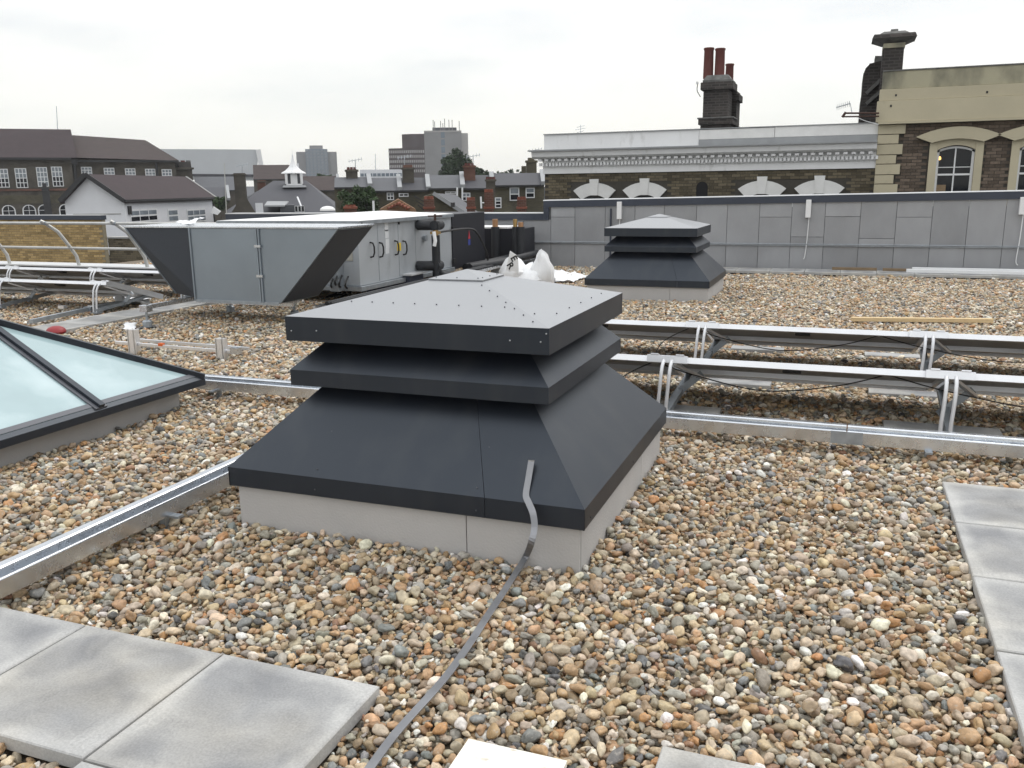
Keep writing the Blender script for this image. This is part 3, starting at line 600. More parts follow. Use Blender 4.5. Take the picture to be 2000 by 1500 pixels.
# ------------------------------------------------------------------ left solar rows
PA = atz(200, 550, .425)                                # right-hand end of the nearer left row's high edge
YB = PA.y; XB = PA.x
YA = atz(190, 525, .425).y
rowsL = ((YB, XB+.02, 'nearer'), (YA, atz(320, 530, .425).x+.4, 'farther'))
print('left rows', PA, YA, rowsL)
for Y, xe, nm in rowsL:
    for i in range(3):
        xb = xe-1.75*i
        if proj((xb, Y, .4))[0] < -60: break
        lab = ['right end', 'second', 'third'][i]
        pv_panel(xb-1.74, xb, Y, '%s solar panel of the %s row below the left guard rail' % (['rightmost', 'second', 'third'][i], nm), 'solar panels below the left guard rail')
        pv_stand(xb-.08, Y, 'curved tube stand at the right end of the %s panel in the %s left row' % (['rightmost', 'second', 'third'][i], nm), 'curved tube stands of the left rows')
    if nm == 'nearer': MB().beam((xe+.03, Y+.02, .405), (xe+.03, Y+1.0, .105), .05, .075).build('end_beam', 'aluminium', None, **dict(label='sloping grey edge beam at the right end of the nearer left panel row', cat='beam'))
YC = YB-1.6; XC = atz(-70, 545, .425).x
pC = pv_panel(XB-2.0-1.74, XB-2.0, YC, 'solar panel sloping down at the left edge, nearest behind the skylight', 'solar panels below the left guard rail')
# ground rails near the left rows
p0, p1 = atz(60, 628, .06), atz(170, 604, .06); p2 = atz(236, 592, .06)
rr_ = root('ground_rail', (p1.x, p1.y, 0), 'dull grey mounting rail lying on the gravel between skylight and left panels', 'mounting rail')
MB().beam(p0, p1, .05, .05).build('rail', 'galv_dull', rr_)
MB().beam(p1, p2, .12, .06).build('rail', 'galv_dull', rr_)
for px, py in ((122, 598), (180, 598)):
    p = atz(px, py, .09); MB().box(p.x-.05, p.x+.05, p.y-.03, p.y+.03, .06, .1).build('bracket', 'aluminium', rr_)
# crumpled white sheeting under the panels
def crumple(name, pts, zs, mat, label, cat, n=16, amp=.05, seed=0, power=1.):
    """cloth-like sheet over a quad footprint, heights bilinear + folds"""
    a, b, c, d = [Vector((p.x, p.y, 0)) for p in pts]; v = []; f = []
    for i in range(n+1):
        for j in range(n+1):
            u, w_ = i/n, j/n; p = a*(1-u)*(1-w_) + b*u*(1-w_) + c*u*w_ + d*(1-u)*w_
            q = Vector((p.x*5+seed, p.y*5, seed)); h = zs(u, w_) + amp*(mnoise.noise(q*1.0)+.6*abs(mnoise.noise(q*2.3))+.3*mnoise.noise(q*5))
            p = p + Vector((mnoise.noise(q*1.7+Vector((9, 0, 0))), mnoise.noise(q*1.7+Vector((0, 9, 0))), 0))*.04
            v.append((p.x, p.y, max(.006, h)))
    for i in range(n):
        for j in range(n): k = i*(n+1)+j; f.append((k, k+n+1, k+n+2, k+1))
    m = MB(); m.add(v, f); o = m.build(name, mat, None, smooth=True)
    so_ = o.modifiers.new('thickness', 'SOLIDIFY'); so_.thickness = .004
    return tag(o, label, cat)
crumple('plastic_sheet', [atz(225, 598, 0), atz(292, 600, 0), atz(300, 580, 0), atz(222, 575, 0)], lambda u, w_: .03, 'plastic_white', 'crumpled white plastic sheet lying under the left solar panels', 'plastic sheet', amp=.09, seed=2)
crumple('plastic_sheet', [atz(240, 648, 0), atz(266, 648, 0), atz(268, 636, 0), atz(246, 636, 0)], lambda u, w_: .03, 'plastic_white', 'small white plastic scrap on gravel beside the grey path', 'plastic sheet', n=6, amp=.03, seed=5)

# mounting rail frame on the gravel beside the skylight
q = atz(443, 698, 0); ql = atz(258, 690, 0); rf = root('rail_frame', ((q.x+ql.x)/2, q.y, 0), 'two parallel silver mounting rails with two uprights on the gravel beside the skylight', 'mounting rails')
yy = (q.y+ql.y)/2
for dy, xx in ((0, 0), (.19, 0)): MB().beam((ql.x-.25, yy+dy, .09), (q.x+.16, yy+dy, .07), .028, .03).build('rail', 'aluminium', rf, bevel=.002)
for xx, hh in ((ql.x, .24), (q.x, .2)):
    MB().box(xx-.05, xx+.05, yy-.045, yy-.02, -.01, hh).box(xx-.04, xx-.03, yy-.045, yy+.03, -.01, hh).box(xx+.03, xx+.04, yy-.045, yy+.03, -.01, hh).build('upright', 'aluminium', rf, bevel=.0015)
MB().box(ql.x+.31, ql.x+.36, yy-.02, yy+.02, .085, .112).build('clip', 'mark_orange', rf)
MB().box(q.x-.45, q.x-.2, yy+.34, yy+.4, 0, .05).build('loose_bracket', 'aluminium', rf)
MB().box(q.x+.10, q.x+.19, yy-.02, yy+.05, .05, .11).box(q.x+.02, q.x+.12, yy+.03, yy+.05, .04, .08).build('end_fitting', 'galv', rf)

# ------------------------------------------------------------------ glazed skylight
def skylight():
    xe, yc, hs = -4.46, 4.22, 1.0; xc = xe-hs; ze = .145; m_ = .56; za = ze+.05+m_*hs
    R_ = root('pyramid_skylight', (xc, yc, 0), 'pyramid skylight with milky blue glass and dark frame at the left edge', 'skylight')
    b = hs-.14
    MB().box(xc-b, xc+b, yc-b, yc+b, -.045, ze).build('upstand', 'grey_render', R_, bevel=.003)
    EXCL.append((xc-b, xc+b, yc-b, yc+b))
    fm = MB()
    for a, (dx, dy) in enumerate(((1, 0), (0, -1), (-1, 0), (0, 1))):
        tx, ty = -dy, dx
        def Q(u, d, z): return (xc + tx*u + dx*d, yc + ty*u + dy*d, z)
        w_ = .03
        # eave frame: lower fascia + sloping glazing bead
        v = [Q(-hs, hs, ze), Q(hs, hs, ze), Q(hs, hs, ze+.05), Q(-hs, hs, ze+.05), Q(-hs+w_, hs-w_, ze+.05+m_*w_+.006), Q(hs-w_, hs-w_, ze+.05+m_*w_+.006), Q(-hs+w_+.02, hs-w_-.02, ze), Q(hs-w_-.02, hs-w_-.02, ze)]
        MB().add(v, [(0,1,2,3),(3,2,5,4),(4,5,7,6),(6,7,1,0),(0,3,4,6),(1,7,5,2)]).build('eave_frame', 'vent_dark', R_, bevel=.002)
        # the two panes of this face
        def Z(d): return ze+.05+m_*(hs-d)
        MB().add([Q(-hs+w_, hs-w_, Z(hs-w_)+.009), Q(hs-w_, hs-w_, Z(hs-w_)+.009), Q(hs-w_-.035, hs-w_-.035, Z(hs-w_-.035)+.009), Q(-hs+w_+.035, hs-w_-.035, Z(hs-w_-.035)+.009)], [(0,1,2,3)]).build('glazing_bead', 'bead_grey', R_)
        for sgn in (-1, 1):
            g_ = [Q(sgn*.02, hs-w_, Z(hs-w_)), Q(sgn*(hs-w_-.02), hs-w_, Z(hs-w_)), Q(sgn*.02, .04, Z(.04))]
            if sgn < 0: g_ = g_[::-1]
            MB().poly(g_, (0, 0, -.02)).build('glass_pane', 'skylight_glass', R_)
        p, q = Vector(Q(0, hs-.004, ze+.052)), Vector(Q(0, .0, za)); up_ = Vector((0, 0, .012))
        MB().beam(p+Vector((0, 0, .010)), q+Vector((0, 0, .010)), .098, .01).build('glazing_bead', 'bead_grey', R_)
        bar = MB().beam(p+up_, q+up_, .045, .05).build('glazing_bar', 'vent_dark', R_, bevel=.002)
        p, q = Vector(Q(hs-.005, hs-.005, ze+.05)), Vector(Q(0, 0, za))
        MB().beam(p+up_, q+up_, .05, .045).build('hip_bar', 'vent_dark', R_, bevel=.002)
skylight()
p = atz(103, 652, 0)
rb = MB(); rb.lathe((p.x-.0, p.y+.05, 0), [(.10, 0), (.11, .02), (.10, .045), (.08, .065), (.045, .08), (.01, .085)], 18)
tag(rb.build('hard_hat', 'red_plastic', None, smooth=True), 'red rounded hard hat showing behind the skylight frame', 'hard hat')

# ------------------------------------------------------------------ ducts and air handling plant
DY, DZ0 = 8.75, .26
dl, dr = aty(384, 587, DY).x, aty(513, 587, DY).x
DT = aty(440, 446, DY).z; DD = atz(728, 441, DT).y-DY; print('DD', DD)                                   # top height, depth of the duct
xr_top, xr_bot = aty(660, 447, DY).x, aty(548, 590, DY).x
DZ0 = aty(450, 589, DY).z
xl_top = aty(245, 446, DY).x
print('duct', dl, dr, DT, DZ0, xr_top, xr_bot, xl_top)
R_ = root('cowl_duct', (dl, DY, 0), 'grey sheet metal duct with two flared slanted cowls standing on legs', 'duct')
MB().box(dl, dr-.004, DY, DY+DD, DZ0, DT).build('duct_body', 'duct_grey', R_, bevel=.004)
# right cowl: trapezoid whose slanted end is the open mesh mouth
MB().poly([(dr+.004, DY+.002, DZ0), (xr_bot, DY+.002, DZ0), (xr_top, DY+.002, DT), (dr+.004, DY+.002, DT)], (0, DD-.004, 0)).build('cowl', 'duct_grey', R_, bevel=.003)
dn = Vector((DT-DZ0, 0, -(xr_top-xr_bot))).normalized()
MB().poly([*[Vector((xr_bot+(xr_top-xr_bot)*f_, y_, DZ0+(DT-DZ0)*f_))+dn*.003 for f_, y_ in ((.015, DY+.03), (.985, DY+.03), (.985, DY+DD-.03), (.015, DY+DD-.03))]], dn*.004).build('mesh_screen', 'duct_mesh', R_)
# left cowl: its mouth leans back and faces the viewer
bl = aty(345, 573, DY+.42)
pts = [Vector((xl_top, DY+.0, DT)), Vector((dl-.004, DY+.0, DT)), Vector((dl-.004, DY+.06, DZ0+.02)), Vector((bl.x, DY+.42, bl.z+.0))]
back = [Vector((xl_top, DY+DD, DT)), Vector((dl-.004, DY+DD, DT)), Vector((dl-.004, DY+DD, DZ0+.02)), Vector((bl.x, DY+DD, bl.z))]
MB().add(pts+back, [(0,3,2,1),(4,5,6,7),(0,1,5,4),(2,3,7,6),(0,4,7,3),(1,2,6,5)]).build('cowl', 'duct_mesh', R_)
MB().beam(pts[0]+Vector((0, -.006, 0)), pts[3]+Vector((0, -.006, 0)), .012, .02).build('cowl_edge', 'duct_grey', R_)
MB().box(xl_top-.015, xr_top+.01, DY-.012, DY+DD+.01, DT+.002, DT+.024).build('top_flange', 'galv', R_, bevel=.003)
for sx_ in (dl-.02, dr-.03, dr+.005): MB().box(sx_, sx_+.022, DY-.016, DY-.001, DZ0, DT).build('seam_flange', 'duct_grey', R_, bevel=.002)
MB().box(dl+.0, xr_bot-.02, DY-.012, DY-.001, DZ0-.02, DZ0+.014).build('bottom_flange', 'galv_dull', R_)
for zz in (.35, .75): MB().box(dr-.045, dr+.045, DY-.03, DY-.016, DZ0+zz*(DT-DZ0), DZ0+zz*(DT-DZ0)+.03).build('clip', 'galv', R_)
# support frame: beam with adjustable feet
SB = root('support_frame', (-7.7, 8.2, 0), 'low galvanised support beam on adjustable feet under the duct', 'support frame')
fx, fy = -7.70, 8.10
MB().beam((fx, fy-.02, .245), (fx-.02, 11.2, .245), .045, .05).build('beam', 'galv', SB, bevel=.003)
MB().beam((fx, fy+.9, .21), (xr_bot, fy+.9, .21), .045, .045).build('beam', 'galv', SB)
for xx, yy2 in ((fx, fy), (-7.575, 9.476), (-6.45, 9.3)):
    MB().box(xx-.055, xx+.055, yy2-.05, yy2+.05, .19, .27).build('bracket', 'galv', SB, bevel=.003)
    MB().tube([(xx, yy2, .02), (xx, yy2, .2)], .014, 8).build('threaded_rod', 'galv_dull', SB)
    ft = MB().lathe((xx, yy2, -.01), [(.055, 0), (.055, .085), (.04, .1)], 12).build('foot', 'galv_dull', SB)
    MB().lathe((xx, yy2, -.002), [(.1, 0), (.1, .012)], 14).build('rubber_pad', 'cable', SB)

AX, AY0, AZ0 = -6.31, 10.72, .25
AZ1 = aty(698, 431, AY0).z; AY1 = 13.84; AXL = atz(476, 428, AZ1).x
print('ahu', AZ1, AXL, atx(862, 419, AX))
A_ = root('air_handling_unit', ((AX+AXL)/2, AY0, 0), 'long light grey air handling unit with white top and black handles', 'air handling unit')
MB().box(AXL, AX, AY0, AY1, AZ0, AZ1-.03).build('casing', 'ahu_grey', A_, bevel=.006)
MB().add([(AXL-.05, AY0-.05, AZ1-.03), (AX+.04, AY0-.05, AZ1-.03), (AX+.04, AY1, AZ1-.03), (AXL-.05, AY1, AZ1-.03), (AXL-.05, AY0-.05, AZ1), (AX+.04, AY0-.05, AZ1), (AX+.04, AY1, AZ1), (AXL-.05, AY1, AZ1), ((AX+AXL)/2, AY0+.8, AZ1+.06), ((AX+AXL)/2, AY1-.3, AZ1+.06)],
         [(0,3,2,1),(0,1,5,4),(1,2,6,5),(2,3,7,6),(3,0,4,7),(4,5,8),(5,6,9,8),(6,7,9),(7,4,8,9)]).build('roof_sheet', 'ahu_white', A_)
MB().box(AXL-.06, AX+.055, AY0-.065, AY0-.052, AZ1-.055, AZ1-.005).box(AX+.042, AX+.055, AY0-.05, AY1, AZ1-.055, AZ1-.005).build('gutter_trim', 'galv_dull', A_)
MB().box(AXL-.05, AX+.05, AY0-.05, AY1, AZ0-.07, AZ0-.005).build('base_frame', 'galv_dull', A_, bevel=.004)
# side panel joints
pj = [AY0+.55, AY0+1.18, AY0+1.75, AY0+2.35]
for k_, y_ in enumerate(pj): MB().box(AX-.001, AX+.003, y_-.006, y_+.006, AZ0+.02, AZ1-.06).build('panel_joint', 'galv_dull', A_)
MB().box(AXL+.2, AX-.1, AY0-.012, AY0-.001, AZ0+.35, AZ1-.1).build('end_panel', 'cream_panel', A_, bevel=.004)
MB().box(AX-.40, AX-.26, AY0-.16, AY0-.01, .18, .62).build('control_box', 'galv_dull', A_, bevel=.004)
for px in (723, 741, 771, 787):
    c = atx(px, 488 if px < 750 else 484, AX)
    hb = [(0, .10), (.05, .085), (.065, 0), (.05, -.085), (0, -.10)]
    MB().tube([(AX+.0, c.y, c.z+.105), (AX+.045, c.y+.005, c.z+.095), (AX+.062, c.y+.01, c.z+.04), (AX+.062, c.y+.01, c.z-.04), (AX+.045, c.y+.005, c.z-.095), (AX, c.y, c.z-.105)], .013, 8).build('handle', 'cable', A_, smooth=True)
c = atx(779, 482, AX); MB().box(AX+.002, AX+.006, c.y-.06, c.y+.06, c.z-.06, c.z+.06).build('warning_label', 'label_yellow', A_)
for px, py, hh in ((754, 442, .07), (755, 457, .06), (756, 476, .07), (756, 490, .04)):
    c = atx(px, py, AX); MB().box(AX+.002, AX+.005, c.y-.055, c.y+.055, c.z-hh, c.z+hh).build('paper_label', 'label_white', A_)
c = atx(827, 465, AX); MB().tube([(AX, c.y, c.z), (AX+.06, c.y, c.z)], .05, 14).build('gauge', 'galv_dull', A_, smooth=True)
c = atx(778, 436, AX); MB().tube([(AX, c.y, c.z), (AX+.02, c.y, c.z)], .018, 8).build('cable_gland', 'cable', A_)
for px in (644, 705, 545, 590): c = aty(px, 429, AY0-.07); MB().lathe((c.x, c.y+.02, AZ1-.045), [(.012, 0), (.014, .02)], 8).build('bolt', 'cable', A_)
c = atz(640, 411, AZ1); MB().lathe((c.x, c.y, AZ1), [(.16, 0), (.15, .04), (.1, .075), (.02, .09)], 16).build('roof_dome', 'ahu_white', A_, smooth=True)
# cables leaving the unit below the cowl
for k_, (px, py) in enumerate(((652, 540), (660, 535), (668, 538), (680, 540))):
    a = aty(px, py, AY0-.1); b = atz(px-14, 580, .05)
    cable('power_cable', [a, (a.x+.02, a.y-.12, a.z-.12), (b.x+.05, b.y+.2, .1), b], .014, ['left', 'second', 'third', 'rightmost'][k_]+' of the four black cables hanging below the cowl mouth')
# black insulated pipework on the side of the unit
PW = root('insulated_pipework', (AX+.3, 13, 0), 'black insulated pipes with elbows and brass valve on the unit side', 'pipework')
vt = atx(850, 436, AX+.32); vb = atx(853, 530, AX+.32); pu = atx(816, 438, AX); 
for nm_, P0 in (('upper_pipe', (816, 440)), ('lower_pipe', (816, 519))):
    p = atx(*P0, AX+.02); qy = vt.y
    e = [(p.x, p.y-.0, p.z), (AX+.16, p.y, p.z), (AX+.27, p.y+.06, p.z), (AX+.32, p.y+.18, p.z), (AX+.32, qy-.05, p.z)]
    MB().tube(e, .078, 12).build('pipe', 'black_pipe', PW, smooth=True)
MB().tube([(AX+.32, vt.y, vt.z+.03), (AX+.32, vt.y, .95)], .072, 12).build('pipe', 'black_pipe', PW, smooth=True)
MB().tube([(AX+.32, vt.y, .86), (AX+.32, vt.y, .22)], .066, 12).build('pipe', 'black_pipe', PW, smooth=True)
MB().tube([(AX+.32, vt.y, .94), (AX+.32, vt.y, .86)], .045, 12).box(AX+.25, AX+.39, vt.y-.05, vt.y+.05, .88, .92).build('valve', 'brass', PW, smooth=True)
MB().tube([(AX+.33, vt.y-.08, .92), (AX+.36, vt.y-.1, .78), (AX+.34, vt.y-.1, .7)], .03, 8).build('valve_wrap', 'plastic_white', PW, smooth=True)
MB().tube([(AX+.32, vt.y, vt.z+.03), (AX+.32, vt.y, vt.z+.14)], .02, 8).box(AX+.2, AX+.44, vt.y-.012, vt.y+.012, vt.z+.1, vt.z+.12).build('valve_lever', 'rust', PW)
MB().tube([(AX+.32, vt.y, .3), (AX+.34, vt.y+.1, .22), (AX+.4, vt.y+.4, .16), (AX+.42, vt.y+.8, .16)], .08, 12).build('pipe', 'black_pipe', PW, smooth=True)
cable('power_cable', [(AX+.3, vt.y+.1, .9), (AX+.3, 13.9, .9), (AX+.35, 14.2, .78), (AX+.4, 14.45, .45), (AX+.4, 14.5, .3)], .018, 'black cable looping from brass valve across the black unit')
# black units behind
BU = root('black_plant_unit', (AX-.4, 14.5, 0), 'tall black plant cabinet joined to the far end of the unit', 'plant unit')
by1 = atx(946, 500, AX).y; bz1 = atx(881, 416, AX+.0).z
MB().box(AX-1.2, AX+.02, AY1+.01, by1, .2, bz1-.02).build('cabinet', 'black_unit', BU, bevel=.008)
for zz in (1.3, .9, .35): MB().box(AX+.02, AX+.05, AY1-.04, AY1+.07, zz-.04, zz+.04).build('hinge', 'cable', BU)
c = atx(916, 463, AX+.02); m_ = MB().poly([(AX+.022, c.y-.05, c.z-.03), (AX+.022, c.y+.05, c.z-.03), (AX+.022, c.y, c.z+.12)], (.003, 0, 0)); m_.build('logo_mark', 'mark_red', BU)
MB().poly([(AX+.022, c.y-.05, c.z-.14), (AX+.022, c.y+.05, c.z-.14), (AX+.022, c.y+.05, c.z-.04), (AX+.022, c.y-.05, c.z-.04)], (.003, 0, 0)).build('logo_mark', 'mark_blue', BU)
B2 = root('black_plant_unit', (AX+.3, 16.8, 0), 'lower black plant box with pale top behind the tall black cabinet', 'plant unit')
a, b = aty(951, 445, 16.4), aty(1028, 440, 16.4)
MB().box(a.x-.5, b.x, 16.15, 16.9, .2, a.z).build('cabinet', 'black_unit', B2, bevel=.008)
MB().box(a.x-.5, aty(1000, 441, 16.4).x, 16.14, 16.91, a.z+.001, a.z+.03).build('lid', 'ahu_white', B2)
for k_, (px, t_, r_, cm) in enumerate(((967, 428, .055, 'copper_cap'), (1006, 428, .04, 'brass'), (1017, 434, .05, 'copper_cap'))):
    tp = aty(px, t_, 16.0); bz = aty(px, 443, 16.0).z
    V_ = root('insulated_riser', (tp.x, 16.0, 0), ['black riser pipe with tan cap in front of the lower black box', 'slim black riser pipe with small brass top, left of a pair', 'thick black riser pipe, rightmost at the tray end'][k_], 'riser pipe', 'riser pipes by the black plant boxes')
    MB().tube([(tp.x, 16.0, .25), (tp.x, 16.0, bz)], r_*1.5, 12).build('pipe', 'black_pipe', V_, smooth=True)
    MB().tube([(tp.x, 16.0, bz), (tp.x, 16.0, tp.z)], r_, 12).build('cap', cm, V_, smooth=True)
# pipe tray along the plant
TR = root('cable_tray', (-5.6, 12, 0), 'long galvanised cable tray with black pipes along the grey unit', 'cable tray')
for dx in (0, .16): MB().beam((AX+.42+dx, 8.9, .2), (AX+.42+dx, 17.0, .2), .03, .04).build('side_rail', 'galv', TR)
for dx, r_ in ((.05, .028), (.11, .02)): MB().tube([(AX+.42+dx, 9.1, .225), (AX+.42+dx, 12.8, .23), (AX+.42+dx, 16.6, .24)], r_, 8).build('pipe', 'black_pipe', TR, smooth=True)
MB().tube([(AX+.3, 13.9, .24), (AX+.55, 14.6, .26), (AX+.6, 16.7, .28)], .07, 10).tube([(AX+.1, 14.2, .2), (AX+.25, 15.0, .22), (AX+.3, 16.4, .24)], .08, 10).build('pipe', 'black_pipe', TR, smooth=True)
for i in range(9): MB().box(AX+.41, AX+.62, 9.2+i*.9, 9.24+i*.9, .02, .18).build('tray_leg', 'galv_dull', TR)

# ------------------------------------------------------------------ guard rail at the left roof edge
GR = root('guard_rail', (-8, 12, .3), 'grey tubular guard rail with curved posts along the left roof edge', 'guard rail')
ky = atz(155, 518, .30).y; print('rail y', ky, atz(0, 514, .3), atz(288, 522, .3))
def gp(px, py, off): return aty(px, py, ky+off)
zt_ = aty(105, 435, ky+.45); 
topz = aty(155, 436, ky-.5).z; midz = aty(155, 484, ky-.05).z
tube_top_y = ky-.5
xr_ = aty(712, 437, tube_top_y).x
MB().tube([(-17, tube_top_y, topz), (xr_, tube_top_y, topz)], .024, 8).build('top_rail', 'rail_pipe', GR, smooth=True)
xm_ = aty(280, 487, ky-.12).x
MB().tube([(-17, ky-.12, midz), (xm_, ky-.12, midz)], .022, 8).build('mid_rail', 'rail_pipe', GR, smooth=True)
for k_, px in enumerate((20, 155, 288, 430, 560, 690)):
    bx = aty(px, 519, ky).x
    MB().tube([(bx, ky, .28), (bx-.02, ky-.02, midz-.15), (bx-.04, ky-.12, midz+.02), (bx-.08, ky-.30, topz-.16), (bx-.14, ky-.5, topz), (bx-.17, ky-.56, topz+.04)], .03, 8).build('post', 'rail_pipe', GR, smooth=True)
    MB().tube([(bx-.18, ky-.5, topz), (bx-.1, ky-.5, topz)], .034, 8).build('clamp', 'galv_dull', GR)
RE = MB().box(-17, -6.2, ky-.08, ky+.4, -.4, .27).build('parapet', 'coping_navy', None)
tag(RE, 'low roof edge kerb below the left guard rail', 'parapet')
MB().box(-17, -6.15, ky-.1, ky+.42, .272, .30).build('coping', 'coping_top', RE, bevel=.004)

# ------------------------------------------------------------------ grey panel wall
WY = 17.18
WT = 1.335; WTl = 1.06; XS = -5.69
GW = root('parapet_wall', (0, WY, 0), 'grey panelled parapet wall with dark navy coping across the roof', 'wall')
def wz(X): return 1.315 + (X+5.7)*.0128
MB().box(XS, 7.4, WY+.03, WY+.3, -.05, 1.16).build('wall_core', 'joint', GW)
XE = aty(442, 421, WY).x
MB().box(XE, XS-.002, WY+.03, WY+.3, -.05, .92).build('wall_core', 'joint', GW)
MB().add([(XS-.06, WY-.03, 1.315-.14), (7.4, WY-.03, wz(7.4)-.14), (7.4, WY+.36, wz(7.4)-.14), (XS-.06, WY+.36, 1.315-.14), (XS-.06, WY-.03, 1.315-.012), (7.4, WY-.03, wz(7.4)-.012), (7.4, WY+.36, wz(7.4)-.012), (XS-.06, WY+.36, 1.315-.012)],
         [(0,3,2,1),(4,5,6,7),(0,1,5,4),(1,2,6,5),(2,3,7,6),(3,0,4,7)]).build('coping', 'coping_navy', GW)
MB().add([(XS-.065, WY-.035, 1.304), (7.4, WY-.035, wz(7.4)-.011), (7.4, WY+.365, wz(7.4)-.011), (XS-.065, WY+.365, 1.304), (XS-.065, WY-.02, 1.322), (7.4, WY-.02, wz(7.4)+.006), (7.4, WY+.365, wz(7.4)+.006), (XS-.065, WY+.365, 1.322)],
         [(0,3,2,1),(4,5,6,7),(0,1,5,4),(1,2,6,5),(2,3,7,6),(3,0,4,7)]).build('coping_edge', 'coping_top', GW)
MB().box(XE, XS-.062, WY-.03, WY+.36, WTl-.14, WTl-.012).box(XS-.060, XS+.05, WY-.03, WY-.001, WTl-.14, 1.174).build('coping', 'coping_navy', GW)
MB().box(XE, XS-.064, WY-.035, WY+.365, WTl-.011, WTl+.008).build('coping_edge', 'coping_top', GW)
seams_px = [1076, 1123, 1182, 1240, 1297, 1360, 1420, 1483, 1546, 1611, 1680, 1750, 1820, 1890, 1963, 2036, 2110]
seams = [aty(p, 430, WY).x for p in seams_px]
xs_ = [XE+.62*i for i in range(20)]; xs_ = [x for x in xs_ if x < seams[0]-.3] + [seams[0]]
cols = list(zip(xs_[:-1], xs_[1:])) + list(zip(seams[:-1], seams[1:]))
k_ = 0
for (xa, xb) in cols:
    k_ += 1; hi = wz((xa+xb)/2)-.13 if xa > XS-.2 else WTl-.13
    cuts = [-.03, .40 if True else 0]
    if xa > XS:
        ex = {0: .30, 1: .98, 8: .98, 9: .62, 10: .99, 11: .60, 12: .98}.get(k_-len(xs_)+1)
        cuts = [-.03, .455] + ([ex] if ex and ex > .5 else []) + [hi]
    else: cuts = [-.03, .455, hi]
    for za, zb in zip(cuts[:-1], cuts[1:]):
        pr = random.uniform(0, .006)
        MB().box(xa+.004, xb-.004, WY-.0-pr, WY+.029, za+.004, zb-.004).build('wall_panel', 'wall_panel', GW)
# drip rail along the joint
MB().box(-7, 7.4, WY-.035, WY-.008, .455, .468).build('drip_rail', 'galv_dull', GW)
MB().tube([(-7, WY-.05, .49), (7.4, WY-.05, .49)], .008, 6).build('wire_line', 'galv_dull', GW)
for k_, (px, y0_, y1_, bot) in enumerate(((1210, 394, 428, 470), (1580, 390, 425, 506), (1999, 385, 419, 518))):
    t_, b_ = aty(px, y0_, WY-.06), aty(px, y1_, WY-.06)
    J = root('junction_housing', (t_.x, WY-.06, b_.z), ['left', 'middle', 'right-hand'][k_]+' slim white housing with hanging cable on the grey panel wall', 'junction housing', 'white housings on the grey panel wall')
    MB().box(t_.x-.045, t_.x+.045, WY-.10, WY-.012, b_.z, t_.z).build('housing', 'white_pvc', J, bevel=.006)
    cb_ = aty(px-(5 if k_ else 0), bot, WY-.03)
    cable('cord', [(b_.x, WY-.04, b_.z), (b_.x-.01, WY-.04, (b_.z+cb_.z)/2), (b_.x-.03, WY-.04, cb_.z+.08), (cb_.x-.05, WY-.04, cb_.z)], .008, '', 'white_pvc', J)
MB().tube([(aty(1193, 410, WY-.03).x, WY-.03, aty(1193, 407, WY).z), (aty(1193, 410, WY-.03).x, WY-.03, .1)], .018, 8).build('conduit', 'coping_navy', GW)
# things lying by the wall
a, b = atz(1770, 527, .04), atz(2010, 531, .04)
for dz, dy, x1 in ((0, 0, 0), (.02, .12, .1)):
    tag(MB().box(aty(1770, 527, 16.7).x+x1, b.x+1, 16.62+dy, 16.72+dy, .052, .11+dz).build('white_trim_length', 'white_pvc', bevel=.004), ['long white plastic trim lying on the kerb at the wall foot, front one', 'long white plastic trim lying at the wall foot, behind the front one'][int(dz > 0)], 'trim', 'white trim lengths at the wall foot')
a = atz(1625, 527, .04)
tag(MB().beam((a.x, 16.9, .075), (a.x+.75, 16.92, .075), .08, .045).build('timber_batten', 'timber_old'), 'weathered brown batten at the wall foot, left of another', 'timber', 'brown battens at the wall foot')
tag(MB().beam((a.x+.85, 16.9, .075), (a.x+1.5, 16.85, .075), .07, .045).build('timber_batten', 'timber_old'), 'weathered brown batten touching the white trim', 'timber', 'brown battens at the wall foot')
a, b = atz(1662, 627, .012), atz(1938, 630, .012)
tag(MB().beam((a.x, a.y, .035), (b.x, b.y, .035), .07, .045).build('timber_plank', 'timber_pine', bevel=.003), 'long fresh yellow pine plank lying alone on the gravel', 'timber')

